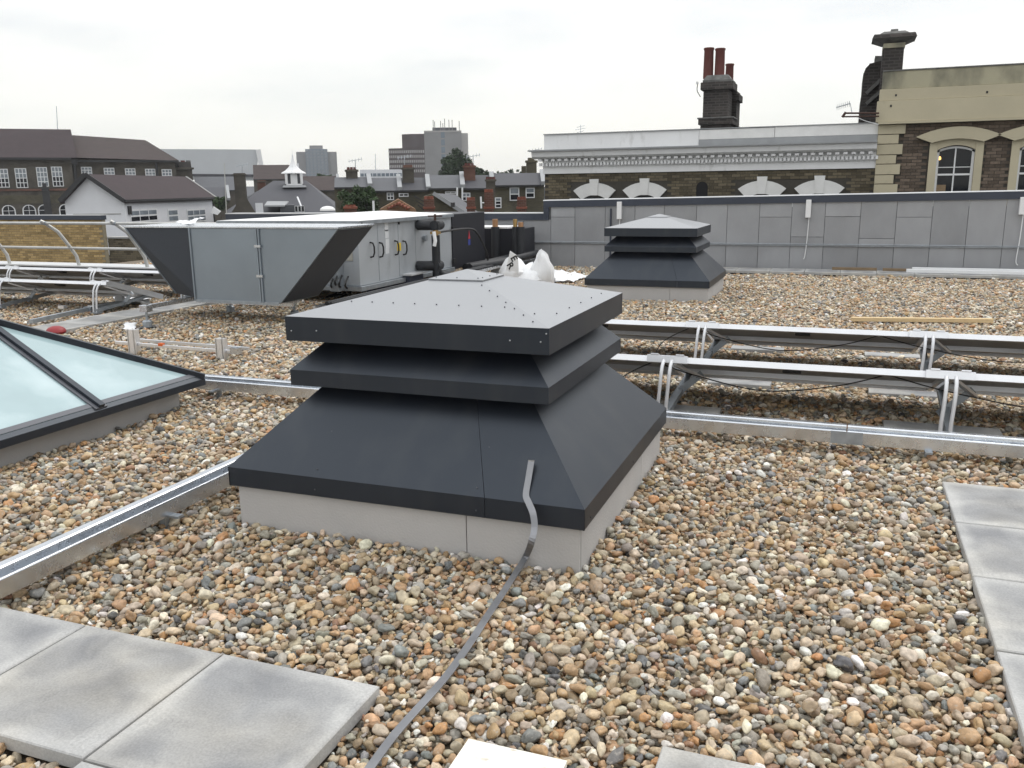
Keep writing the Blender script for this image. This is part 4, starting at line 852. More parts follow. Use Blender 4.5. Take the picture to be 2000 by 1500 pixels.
# ------------------------------------------------------------------ white bags heap
def bag_heap():
    def blob(cx, cy, prof, seed, name, label, mat='plastic_white', seg=28, lean=(0, 0)):
        v = []; n = len(prof)
        for i, (r, z) in enumerate(prof):
            for k in range(seg):
                a = 2*math.pi*k/seg; q = Vector((math.cos(a)*1.3, math.sin(a)*1.3, z*4+seed))
                rr = r*(1+.35*mnoise.noise(q*1.3)+.22*abs(mnoise.noise(q*3.1)) + .12*mnoise.noise(q*7)); zz = z*(1+.12*mnoise.noise(q*2))
                v.append((cx+lean[0]*z+rr*math.cos(a), cy+lean[1]*z+rr*math.sin(a), max(0, zz)))
        f = [(i*seg+k, i*seg+(k+1) % seg, (i+1)*seg+(k+1) % seg, (i+1)*seg+k) for i in range(n-1) for k in range(seg)] + [tuple((n-1)*seg+k for k in range(seg))]
        o = MB().add(v, f).build(name, mat, None, smooth=True); return tag(o, label, 'bag', 'white plastic bags behind the near vent')
    a = atz(1045, 552, 0); b = atz(1060, 552, 0); c = atz(1000, 553, 0)
    blob(a.x-.05, a.y, [(.3, 0), (.32, .08), (.27, .18), (.2, .26), (.1, .31), (.02, .33)], 1.7, 'plastic_bag', 'low crumpled white plastic bag in the middle of the heap', lean=(.1, 0))
    blob(b.x+.02, b.y-.1, [(.2, 0), (.2, .12), (.17, .25), (.12, .37), (.1, .45), (.06, .51), (.01, .54)], 4.4, 'plastic_bag', 'white plastic bag with a tall peak, right of the heap')
    bg_ = blob(c.x+.02, c.y+.05, [(.24, 0), (.25, .1), (.22, .2), (.17, .3), (.12, .38), (.05, .44)], 8.1, 'plastic_bag', 'white bag printed with black letters, leftmost of the heap', lean=(-.02, 0))
    # the raised printed flap
    Y = c.y-.18; pts = [aty(988, 528, Y), aty(1013, 535, Y), aty(1012, 508, Y), aty(1008, 498, Y), aty(996, 490, Y)]
    fl = MB().poly(pts, (0, .012, .0)).build('printed_flap', 'plastic_white', bg_)
    for ch, px, py, rot in (('E', 1003.5, 505, -62), ('R', 996.5, 519, -58)):
        cu = bpy.data.curves.new('t', 'FONT'); cu.body = ch; cu.size = .16; cu.offset = .004; cu.extrude = .001; cu.align_x = 'CENTER'; cu.align_y = 'CENTER'
        tmp = bpy.data.objects.new('tmp', cu); dg = bpy.context.evaluated_depsgraph_get(); C.objects.link(tmp); dg.update()
        me = bpy.data.meshes.new_from_object(tmp.evaluated_get(dg)); bpy.data.objects.remove(tmp); me.materials.clear(); me.materials.append(MATS['cable'])
        place('letter', me, aty(px, py, Y-.003), bg_, (math.pi/2, math.radians(-rot), 0))
bag_heap()
crumple('plastic_sheet', [atz(1068, 552, 0), atz(1120, 553, 0), atz(1152, 540, 0), atz(1062, 526, 0)], lambda u, w_: .02, 'plastic_white', 'flat white plastic sheet on the gravel right of the bags', 'plastic sheet', amp=.05, seed=7)

# ------------------------------------------------------------------ loose strap over the near vent
def strap():
    x, y = VN; s0, z0, z1 = .893, .188, .279
    def on_skirt(px, py, h=.004):
        d = ray(px, py); n_ = Vector((0, -1, 1)).normalized(); p0 = Vector((x, y-s0, z1)); t = (p0-EYE).dot(n_)/d.dot(n_); return EYE+d*t+n_*h
    pts = [on_skirt(1041, 907, .03), on_skirt(1034, 938, .016), on_skirt(1028, 968, .006), aty(1033, 983, y-s0-.012), aty(1041, 1003, y-s0-.05), aty(1044, 1030, y-s0-.075), aty(1037, 1062, y-s0-.11), atz(1024, 1092, .015)]
    pts += [atz(px, py, .030+.006*math.sin(i*2)) for i, (px, py) in enumerate(((990, 1146), (954, 1200), (918, 1256), (879, 1311), (845, 1352), (810, 1390), (768, 1438), (722, 1500), (690, 1545)))]
    P = [Vector(p) for p in pts]; out_ = []
    for i in range(len(P)-1):
        p0, p1, p2, p3 = P[max(i-1, 0)], P[i], P[i+1], P[min(i+2, len(P)-1)]
        for k in range(6):
            t = k/6; out_.append(.5*((2*p1)+(p2-p0)*t+(2*p0-5*p1+4*p2-p3)*t*t+(3*p1-p0-3*p2+p3)*t**3))
    out_.append(P[-1]); n = len(out_); v = []; hw, th = .014, .0022; wv = None
    for i in range(n):
        t = (out_[min(i+1, n-1)]-out_[max(i-1, 0)]).normalized()
        side = Vector((1, 0, 0)) if i < 44 else t.cross(Vector((0, 0, 1)))
        if side.x < 0: side = -side
        k = min(1, max(0, (i-34)/16)); side = (Vector((1, 0, 0))*(1-k) + (side if i >= 44 else (lambda c: -c if c.x < 0 else c)(t.cross(Vector((0, 0, 1)))))*k).normalized()
        side = (side - t*side.dot(t)).normalized(); nn = side.cross(t).normalized()
        v += [out_[i]-side*hw-nn*th, out_[i]+side*hw-nn*th, out_[i]+side*hw+nn*th, out_[i]-side*hw+nn*th]
    f = [(4*i+k, 4*i+(k+1) % 4, 4*i+4+(k+1) % 4, 4*i+4+k) for i in range(n-1) for k in range(4)] + [(3, 2, 1, 0), tuple(4*(n-1)+k for k in range(4))]
    o = MB().add(v, f).build('metal_strap', 'strap', None, bevel=.0006); tag(o, 'flat grey metal strap lying over the near vent skirt and across the gravel', 'strap')
    R2 = place('strap_end', MB_mesh := bpy.data.meshes.new('strap_end'), out_[0], o); m = MB().box(-.0135, .0135, -.003, .004, -.002, .0045); MB_mesh.from_pydata([tuple(v) for v in m.v], [], m.f); MB_mesh.materials.append(MATS['screw_bright'])
strap()
# white marbled tile lying at the bottom edge
a = atz(915, 1440, .045)
tag(MB().box(a.x, a.x+.295, a.y-.295, a.y, .022, .042).build('loose_tile', 'white_tile', bevel=.002), 'white marbled tile lying on the gravel at the bottom edge', 'tile')
EXCL.append((a.x+.02, a.x+.28, a.y-.28, a.y-.02))

#BG0
# ------------------------------------------------------------------ brickwork laid brick by brick
BRICKME = {}
def lay_bricks(parent, M, x0, x1, z0, z1, mat, skip=None, bw=.225, bh=.075, j=.011, top_first=True, limit=290, inview=None):
    """stretcher courses on a wall face; M maps (x, out, z) to the world; bricks stand a few mm proud of the joint"""
    key = mat
    if key not in BRICKME:
        a, c = (bw-j)/2, (bh-j)/2; m = MB(); m.add([(-a,-.006,-c),(a,-.006,-c),(a,.03,-c),(-a,.03,-c),(-a,-.006,c),(a,-.006,c),(a,.03,c),(-a,.03,c)], [(0,3,2,1),(4,5,6,7),(0,1,5,4),(1,2,6,5),(2,3,7,6),(3,0,4,7)])
        me = bpy.data.meshes.new('brick'); me.from_pydata([tuple(v) for v in m.v], [], m.f); me.materials.append(MATS[mat]); BRICKME[key] = me
    rot = M.to_euler(); cells = []; nz = int((z1-z0)/bh)
    for r in range(nz):
        z = z1-bh*(r+.5) if top_first else z0+bh*(r+.5)
        x = x0 + (bw/2 if r % 2 else bw)
        while x < x1-bw*.4:
            if not (skip and skip(x, z)): cells.append((x, z))
            x += bw
    rest = MB(M); n_ = 0
    for (x, z) in cells:
        p = M @ Vector((x, random.uniform(-.003, .002), z)); vis = inview(p) if inview else True
        if vis and n_ < limit: place('brick', BRICKME[key], p, parent, rot); n_ += 1
        else: rest.box(x-(bw-j)/2, x+(bw-j)/2, -.006, .02, z-(bh-j)/2, z+(bh-j)/2)
    if rest.v: tag(rest.build('brick', mat, parent), kind='stuff')
def vis_px(p): a = proj(p); return -20 < a[0] < 2020 and a[2] > 0

# ------------------------------------------------------------------ white parapet building behind the wall
ZW = lambda px, py, Y: aty(px, py, Y).z
LB = aty(1062, 300, 24.0)
def fitY(px, py, z): return atz(px, py, z)
zc = aty(1066, 340, 24.0).z                             # underside of the frieze
zt = aty(1060, 264, 24.0).z; zk = aty(1060, 297, 24.0).z
RB = aty(1712, 300, 24.0)
x0, x1 = aty(1064, 340, 24).x, aty(1713, 300, 24).x
yaw_ = math.radians(-1.0)
Mw = Matrix.Translation((x0, 24.0, 0)) @ Matrix.Rotation(yaw_, 4, 'Z')
Wd = (x1-x0)
WB = root('white_parapet_building', (x0, 24, 0), 'dark brick building with deep white painted parapet and dentil cornice', 'building')
print('white bldg', x0, x1, zc, zt, zk, 'right check', proj(Mw @ Vector((Wd, 0, zt))), proj(Mw @ Vector((Wd, 0, zc))))
MB(Mw).box(0, Wd, 0, 9, -9, zc).build('wall', 'mortar_dark', WB)
arch = [(1168, .62), (1265, .62), (1491, .64), (1601, .64)]
AC = []
for px, hw_ in arch:
    c = aty(px, 378, 24.3); AC.append(((Mw.inverted() @ Vector((c.x, c.y, 0))).x, c.z))
def skipw(x, z): return any(abs(x-ax_) < .72 and z < aty(1168, 356, 24.).z+.02 for ax_, _ in AC) or False
Mwf = Mw @ Matrix.Translation((0, -.012, 0))
lay_bricks(WB, Mwf, 0, Wd, .75, zc-.01, 'brick_brown', skipw, inview=vis_px, limit=280)
for ax_, _ in AC:                                       # segmental white lintels with a keystone, dark opening below
    z0 = aty(1168, 377, 24.0).z-.12; ro, ri = 1.02, .62; m = MB(Mw)
    n = 10; zs_ = aty(1168, 357, 24.0).z
    out_p, in_p = [], []
    for i in range(n+1):
        a = math.radians(-38+76*i/n); out_p.append((ax_+.98*math.sin(a)*1.0, zs_-.98+.98*math.cos(a))); in_p.append((ax_+.56*math.sin(a)*1.05, zs_-.98+.62*math.cos(a)+.03))
    vsx = [(p[0], -.07, p[1]) for p in out_p] + [(p[0], -.07, p[1]) for p in in_p] + [(p[0], .05, p[1]) for p in out_p] + [(p[0], .05, p[1]) for p in in_p]
    k = n+1; fs = []
    for i in range(n): fs += [(i, k+i, k+i+1, i+1)[::1], (2*k+i, 2*k+i+1, 3*k+i+1, 3*k+i), (i, i+1, 2*k+i+1, 2*k+i), (k+i, 3*k+i, 3*k+i+1, k+i+1)]
    fs += [(0, 2*k, 3*k, k), (n, k+n, 3*k+n, 2*k+n)]
    W_ = MB(Mw).add(vsx, fs).build('arched_lintel', 'white_lintel', WB)
    MB(Mw).add([(ax_-.13, -.10, zs_+.10), (ax_+.13, -.10, zs_+.10), (ax_+.09, -.10, zs_-.34), (ax_-.09, -.10, zs_-.34), (ax_-.13, .02, zs_+.10), (ax_+.13, .02, zs_+.10), (ax_+.09, .02, zs_-.34), (ax_-.09, .02, zs_-.34)],
               [(0,3,2,1),(4,5,6,7),(0,1,5,4),(2,3,7,6),(1,2,6,5),(0,4,7,3)]).build('keystone', 'white_lintel', W_)
    MB(Mw).box(ax_-.50, ax_+.50, -.015, -.008, -.6, zs_-.38).build('window', 'window_glass', WB)
    for s_ in (-1, 1): MB(Mw).box(ax_+s_*.58-.14, ax_+s_*.58+.14, -.05, -.008, -.6, zs_-.42).build('jamb', 'white_lintel', WB)
vx = (Mw.inverted() @ aty(1375, 365, 24.2)).x; zv = aty(1375, 362, 24.1).z
MB(Mw).lathe((0, 0, 0), [(.01, 0), (.02, 0)], 4) ; MB(Mw).poly([(vx+.15*math.cos(a/8*math.pi), -.03, zv-.05+.15*math.sin(a/8*math.pi)) for a in range(9)] + [(vx-.15, -.03, zv-.3), (vx+.15, -.03, zv-.3)], (0, .015, 0)).build('air_brick_recess', 'dark_hole', WB)
# frieze, dentils, cornice, parapet blocks
H1 = zk-zc
fr0, fr1 = zc, zc+H1*.30
MB(Mw).box(-.02, Wd, -.09, .2, fr0, fr1).build('frieze', 'white_paint', WB, bevel=.006)
MB(Mw).box(-.02, Wd, -.12, .2, fr1+.002, zc+H1*.68).build('frieze', 'white_paint', WB)
bx_ = MB(Mw); bx2 = MB(Mw); xx = -.1
while xx < Wd-.02:
    bx_.box(xx, xx+.058, -.20, -.121, fr1+.03, fr1+.115); xx += .098
xx = -.1
while xx < Wd-.02:
    bx2.box(xx, xx+.10, -.27, -.121, fr1+.16, zc+H1*.66); xx += .19
tag(bx_.build('dentil', 'white_paint', WB), kind='stuff'); tag(bx2.build('dentil', 'white_paint', WB), kind='stuff')
cz = zc+H1*.68
MB(Mw).poly([(-.26, .2, cz+.002), (-.26, -.28, cz+.002), (-.26, -.36, cz+.05), (-.26, -.38, zk-.03), (-.26, -.42, zk), (-.26, .2, zk)], (Wd+.24, 0, 0)).build('cornice', 'white_paint', WB)
MB(Mw).box(-.34, Wd-.02, -.47, .2, zk+.002, zk+.04).build('cornice_lip', 'lead', WB)
xj = (Mw.inverted() @ aty(1368, 280, 24.1)).x
MB(Mw).box(.0, xj-.004, -.06, .3, zk+.047, zt).build('parapet_block', 'white_paint', WB, bevel=.006)
zt2 = zt
MB(Mw).box(xj+.004, xj+1.9, -.08, .3, zk+.20, zt2-.012).build('parapet_block', 'white_lintel', WB, bevel=.006)
MB(Mw).box(xj+1.91, Wd-.02, -.08, .3, zk+.20, zt2-.002).build('parapet_block', 'white_lintel', WB, bevel=.006)
MB(Mw).box(xj+.004, Wd-.02, -.10, .28, zk+.047, zk+.197).build('lead_flashing', 'lead', WB)
MB(Mw).box(-.01, Wd-.02, -.1, .34, zt+.001, zt+.022).build('parapet_coping', 'lead', WB)
MB(Mw).box(.05, Wd, .31, 8.8, zc, zt-.15).build('roof', 'slate_dark', WB)

# chimney with three tall pots, behind the white parapet
def chimney_stack():
    Y = 27.0; a = aty(1368, 240, Y); b = aty(1427, 240, Y); zb = a.z-1.2; R_ = root('chimney_stack', ((a.x+b.x)/2, Y, zb), 'tall sooty brick chimney stack with three dark red pots above the white parapet', 'chimney')
    X0, X1 = a.x, b.x; z = lambda py: aty(1395, py, Y).z
    def tier(k, p0, p1, e, mat='soot_brick', name='stack', dy=1.0): MB().box(X0-e, X1+e, Y-e, Y+dy+e, z(p0), z(p1)).build(name, mat, R_, bevel=.01)
    MB().box(X0, X1-.02, Y, Y+1.0, zb, z(232)).build('stack', 'soot_brick', R_)
    tier(0, 243, 232, .06, name='corbel'); tier(0, 231.8, 229, .09, 'soot_stone', 'corbel')
    MB().box(X0+.05, X1-.10, Y+.05, Y+.95, z(229), z(175)).build('stack', 'soot_brick', R_)
    tier(0, 174.8, 160, .03, name='corbel'); tier(0, 159.8, 155, -.02, 'soot_stone', 'corbel')
    MB().frus(((X0+X1)/2-.02, Y+.5), .40, z(154.8), .30, z(145)).build('flaunching', 'soot_stone', R_)
    # lower neighbour stack behind on the right
    MB().box(X1-.12, X1+.02, Y+1.1, Y+2.0, zb, z(172)).box(X1-.15, X1+.09, Y+1.05, Y+2.05, z(192), z(178)).box(X1-.15, X1+.10, Y+1.05, Y+2.05, z(252), z(243)).build('stack', 'soot_brick', R_, bevel=.01)
    for px0, px1, pt, pb, yy in ((1376, 1394, 94, 147, Y+.4), (1398, 1416, 95, 147, Y+.4), (1418, 1433, 125, 170, Y+1.5)):
        t0 = aty(px0, pt, yy); t1 = aty(px1, pt, yy); bb = aty(px0, pb, yy); r = (t1.x-t0.x)/2*1.14; hh = t0.z-bb.z
        MB().lathe(((t0.x+t1.x)/2, yy, bb.z), [(r*.98, -.1), (r*.96, hh*.2), (r*.90, hh*.9), (r*1.0, hh*.93), (r*1.02, hh*.985), (r*.9, hh), (r*.7, hh)], 18).build('chimney_pot', 'terracotta', R_, smooth=True)
    cable('tv_wire', [(X0-.10, Y-.05, z(160)), (X0-.12, Y-.05, z(175)), (X0-.02, Y-.03, z(188))], .012, '', 'cable', R_)
    MB().box(X0-.16, X0-.10, Y-.06, Y-.02, z(163), z(158)).build('wire_bracket', 'white_pvc', R_)
chimney_stack()

# ------------------------------------------------------------------ cream building at the right
YC_ = 23.6
def cream_building():
    YW = 23.75; x0 = aty(1712, 330, YW).x; x1 = x0+11; R_ = root('cream_trimmed_building', (x0, YW, 0), 'brown brick building with cream rendered parapet, corner blocks and arched sash windows', 'building')
    z = lambda py, px=1760: aty(px, py, YW).z
    tl, tr = z(142, 1750), z(124, 1995)
    zc = z(238)
    print('cream', x0, z(130), tl, tr, zc, z(232, 1995))
    zt = (tl+tr)/2
    MB().box(x0+.02, x1, YW+.30, YW+10, -9, zt-.05).build('wall', 'mortar_dark', R_)
    bands = [(zc, z(197)), (z(196.6), z(174)), (z(173.6), zt)]
    pr = [.16, .12, .08]
    for (a, b), p in zip(bands, pr): MB().box(x0-.02 - (p-.08), x1, YW-p, YW+.2, a, b).build('parapet_band', 'cream_stained' if b == zt else 'cream_render', R_, bevel=.008)
    MB().box(x0-.05, x1, YW-.20, YW+.2, zc-.05, zc-.002).build('string_course', 'cream_render', R_)
    MB().box(x0-.02, x1, YW-.10, YW+.3, zt+.002, zt+.03).build('parapet_coping', 'soot_stone', R_)
    # quoins
    ys = [241, 262, 281, 302, 320, 341, 359, 380, 400]; wd = [.55, .42, .52, .40, .50, .38, .48, .38]
    for a, b, w_ in zip(ys[:-1], ys[1:], wd): MB().box(x0-.03, x0+w_*1.05, YW-.06, YW+.25, z(b)+.008, z(a)-.008 if a > 241 else z(a)-.03).build('quoin_block', 'cream_render', R_, bevel=.006)
    MB().box(x0-.02, x0+.30, YW-.015, YW+.02, -.5, zc-.06).build('quoin_backing', 'mortar_dark', R_)
    # wall skin with the window openings left out
    def skin(xa, xb, za, zb): MB().box(xa, xb, YW+.02, YW+.298, za, zb).build('wall', 'mortar_dark', R_)
    cs = [aty(1864, 330, YW).x, aty(2026, 330, YW).x]; hw0 = (aty(1898, 330, YW).x-aty(1824, 330, YW).x)/2+.08; zo_ = z(274)
    skin(x0+.02, x1, zo_, zt-.06); skin(x0+.02, cs[0]-hw0, -9, zo_); skin(cs[0]+hw0, cs[1]-hw0, -9, zo_); skin(cs[1]+hw0, x1, -9, zo_)
    wins = []
    for cpx, in ((1864,), (2026,)):
        c = aty(cpx, 330, YW).x; hw_ = (aty(1898, 330, YW).x-aty(1824, 330, YW).x)/2
        wins.append((c, hw_))
    def skip(x, zz): return any(abs(x-c) < hw_+.22 and zz < z(262) for c, hw_ in wins) or x < x0+.50
    Mb = Matrix.Translation((0, YW+.008, 0))
    lay_bricks(R_, Mb, x0+.1, x0+4.4, .9, zc-.06, 'brick_purple', skip, inview=vis_px, limit=290)
    for c, hw_ in wins:
        zspring = z(291); zcr = z(283); zl = z(251); zo = z(262)
        # hood: thick segmental band
        def arc(hw2, zs, zc2, n=12): return [(c-hw2+2*hw2*i/n, zs+(zc2-zs)*(1-((2*i/n-1))**2)) for i in range(n+1)]
        o_ = arc(hw_+.50, z(269), zl); i_ = arc(hw_+.14, z(281), z(274)); k = len(o_)
        vs = [(x, YW-.14, q) for x, q in o_]+[(x, YW-.14, q) for x, q in i_]+[(x, YW+.03, q) for x, q in o_]+[(x, YW+.03, q) for x, q in i_]; fs = []
        for i in range(k-1): fs += [(i, k+i, k+i+1, i+1), (i, i+1, 2*k+i+1, 2*k+i), (k+i, 3*k+i, 3*k+i+1, k+i+1)]
        fs += [(0, 2*k, 3*k, k), (k-1, 2*k-1, 4*k-1, 3*k-1)]
        MB().add(vs, fs).build('window_hood', 'cream_render', R_)
        # reveal lining: arch soffit and jambs
        i2 = arc(hw_-.0, z(295), z(286)); vs = [(x, YW-.03, q) for x, q in i_]+[(x, YW-.03, q) for x, q in i2]+[(x, YW+.22, q) for x, q in i_]+[(x, YW+.22, q) for x, q in i2]
        MB().add(vs, fs).build('arch_lining', 'cream_render', R_)
        for s_ in (-1, 1): MB().box(min(c+s_*(hw_), c+s_*(hw_+.17)), max(c+s_*(hw_), c+s_*(hw_+.17)), YW-.05, YW+.2, -.3, z(281)+.0).build('jamb', 'cream_render', R_)
        W_ = MB().box(c-hw_, c+hw_, YW+.10, YW+.14, -.3, z(285)).build('window', 'window_glass', R_)
        f_ = .045
        for s_ in (-1, 1): MB().box(min(c+s_*(hw_-.002), c+s_*(hw_-f_*1.3)), max(c+s_*(hw_-.002), c+s_*(hw_-f_*1.3)), YW+.06, YW+.099, -.3, z(294)).build('frame', 'window_frame', W_)
        t1 = arc(hw_-.003, z(296), z(288)); t2 = arc(hw_-.003, z(300), z(292)); vs = [(x, YW+.06, q) for x, q in t1]+[(x, YW+.06, q) for x, q in t2]+[(x, YW+.099, q) for x, q in t1]+[(x, YW+.099, q) for x, q in t2]
        MB().add(vs, fs).build('frame', 'window_frame', W_)
        MB().box(c-.015, c+.015, YW+.065, YW+.099, -.3, z(291)).build('glazing_bar', 'window_frame', W_)
        MB().box(c-hw_+.05, c+hw_-.05, YW+.05, YW+.064, z(344), z(340.5)).build('meeting_rail', 'window_frame', W_)
        MB().box(c-hw_+.05, c+hw_-.05, YW+.052, YW+.063, z(329), z(327.5)).build('glazing_bar', 'window_frame', W_)
    c, hw_ = wins[0]
    lp = aty(1835, 309, YW+.09); m = bpy.data.materials.new('lamp_glow'); m.use_nodes = True; b = m.node_tree.nodes['Principled BSDF']; b.inputs['Emission Color'].default_value = (1, .55, .15, 1); b.inputs['Emission Strength'].default_value = 2.2; b.inputs['Base Color'].default_value = (.8, .5, .2, 1); MATS['lamp_glow'] = m
    MB().lathe((lp.x, lp.y, lp.z-.045), [(.012, 0), (.034, .02), (.036, .05), (.02, .085)], 10).build('lamp', 'lamp_glow', R_, smooth=True)
    a = aty(1832, 372, YW+.09); MB().box(a.x-.12, a.x+.16, YW+.08, YW+.097, a.z-.3, aty(1832, 361, YW+.09).z).build('cardboard', 'timber_old', R_)
    for px, py in ((1750, 186), (1740, 207), (1928, 180)): p = aty(px, py, YW-.125); MB().lathe((0, 0, 0), [(.01, 0)]*2, 4); MB().box(p.x-.02, p.x+.02, YW-.17 if py > 197 else YW-.126, YW-.11, p.z-.025, p.z+.025).build('fixing_hole', 'seam_dark', R_)
    MB().box(x0+.05, x1, YW+.3, YW+9.5, zt-.35, zt-.2).build('roof', 'slate_dark', R_)
    return x0, zt
cx0, czt = cream_building()
def corner_chimney():
    Y = 24.2; z = lambda py: aty(1745, py, Y).z; a = aty(1722, 130, Y).x; b = aty(1763, 130, Y).x
    R_ = root('chimney_stack', ((a+b)/2, Y, z(150)), 'square dark brick chimney with flared stone cap at the cream parapet corner', 'chimney')
    MB().box(a, b, Y, Y+.75, z(175), z(94)).build('stack', 'soot_brick', R_, bevel=.01)
    MB().box(a+.0, b+.02, Y-.02, Y+.77, z(93.6), z(84)).build('stone_band', 'cream_stained', R_, bevel=.01)
    c = ((a+b)/2, Y+.375); h0 = (b-a)/2+.02
    MB().frus(c, h0, z(83.6), h0+.22, z(74)).build('flared_cap', 'soot_stone', R_); MB().frus(c, h0+.24, z(73.8), h0+.20, z(66)).build('cap_slab', 'soot_brick', R_)
    MB().frus(c, h0+.10, z(65.8), h0-.02, z(59)).build('cap_top', 'soot_stone', R_); MB().frus((c[0]+0, c[1]), .09, z(58.8), .08, z(53)).build('flue_stub', 'soot_stone', R_)
    Y2 = 25.0; z2 = lambda py: aty(1700, py, Y2).z; P = lambda px, py: aty(px, py, Y2)
    R2 = root('chimney_stack', (P(1700, 200).x, Y2, z2(250)), 'broad shouldered sooty brick chimney breast left of the square chimney', 'chimney')
    pts = [P(1676, 255), P(1724, 255), P(1724, 118), P(1700, 124), P(1691, 133), P(1686, 145), P(1684, 175), P(1681, 192)]
    MB().poly(pts, (0, 2.2, 0)).build('stack', 'soot_brick', R2)
    pts = [P(1698, 124), P(1724, 122), P(1724, 106), P(1710, 106), P(1709, 120), P(1699, 121)]
    MB().poly([p+Vector((0, .3, 0)) for p in pts], (0, .8, 0)).build('flue_stub', 'soot_stone', R2)
    for py0, py1, w_ in ((175, 195, 40), (198, 215, 30)):
        q0, q1 = P(1723, py0-22), P(1692, py1-12); MB().beam(q0-Vector((0, .06, 0)), q1-Vector((0, .06, 0)), .1, .08).build('raking_course', 'soot_stone', R2)
    Y3 = 23.5; Q = lambda px, py: aty(px, py, Y3)
    R3 = root('aerial_bracket', (Q(1680, 222).x, Y3, Q(1680, 222).z), 'rusty twin bar bracket carrying a small television aerial left of the cream corner', 'aerial bracket')
    MB().tube([Q(1717, 221), Q(1652, 221)], .022, 8).tube([Q(1717, 227), Q(1645, 228)], .018, 8).tube([Q(1652, 219), Q(1645, 229)], .03, 8).build('bar', 'rust', R3)
    MB().tube([Q(1664, 222), Q(1661, 203), Q(1658, 200)], .008, 6).build('mast', 'galv_dull', R3)
    m = MB(); m.tube([Q(1633, 210), Q(1661, 202)], .012, 6)
    for i in range(7): p = Q(1635+4*i, 209.5-1.15*i); m.tube([p+Vector((0, -.15, .02)), p+Vector((0, .15, -.02))], .006, 5).tube([p+Vector((0, 0, .07)), p+Vector((0, 0, -.07))], .005, 5)
    m.build('yagi', 'galv_dull', R3)
    cable('aerial_wire', [Q(1672, 228), Q(1690, 236), Q(1716, 243)], .007, '', 'plastic_white', R3)
corner_chimney()
# small aerial on the white parapet
p = aty(1134, 262, 25); m = MB().tube([p, aty(1134, 243, 25)], .01, 6)
for py, w_ in ((247, .12), (252, .16), (257, .1)): q = aty(1134, py, 25); m.tube([q-Vector((w_, 0, .02)), q+Vector((w_, 0, .02))], .007, 5)
tag(m.build('tv_aerial', 'galv'), 'tiny pale television aerial above the left part of the white parapet', 'aerial')
p = aty(1500, 253, 25)
# ------------------------------------------------------------------ gold brick wall at the left, beyond the roof edge
def gold_wall():
    Y = 21.5; e = aty(199, 430, Y); zt = aty(100, 421, Y).z; R_ = root('brick_lift_housing', (e.x, Y, 0), 'yellow brick rooftop block with dark capping at the left edge', 'brick wall')
    X0 = e.x-6.5
    MB().box(X0, e.x-.012, Y+.012, Y+.14, -9, zt-.005).build('wall', 'mortar_gold', R_)
    z1 = aty(100, 429, Y).z
    red = lambda x, z: False
    lay_bricks(R_, Matrix.Translation((0, Y+.006, 0)), X0, e.x-.02, aty(100, 512, Y).z-.3, z1-.005, 'brick_gold', None, bw=.235, bh=.078, j=.012, inview=vis_px, limit=290)
    MB().box(X0-.02, e.x+.02, Y-.06, Y+.17, z1, zt).build('capping', 'coping_navy', R_); MB().box(X0-.02, e.x+.025, Y-.07, Y+.18, zt+.002, zt+.02).build('capping_edge', 'coping_top', R_)
gold_wall()
YD = 26.0; a, b = aty(207, 470, YD), aty(330, 470, YD)
bw_ = root('low_brick_wall', (a.x, YD, 0), 'dark brown brick wall below the white house, right of the yellow brick block', 'wall')
zt_d = aty(260, 466, YD).z
MB().box(a.x, b.x+3, YD+.012, YD+.4, -9, zt_d).build('wall', 'mortar_dark', bw_)
lay_bricks(bw_, Matrix.Translation((0, YD+.006, 0)), a.x+.02, b.x+3, aty(260, 515, YD).z-.2, zt_d-.01, 'brick_brown', inview=vis_px, limit=200)
MB().box(a.x-.02, b.x+3, YD-.05, YD+.45, zt_d+.002, zt_d+.06).build('coping', 'concrete_kerb', bw_)
MB().box(a.x-.02, a.x+.10, YD-.08, YD+.011, aty(206, 498, YD).z, zt_d-.001).build('corner_trim', 'white_paint', bw_)

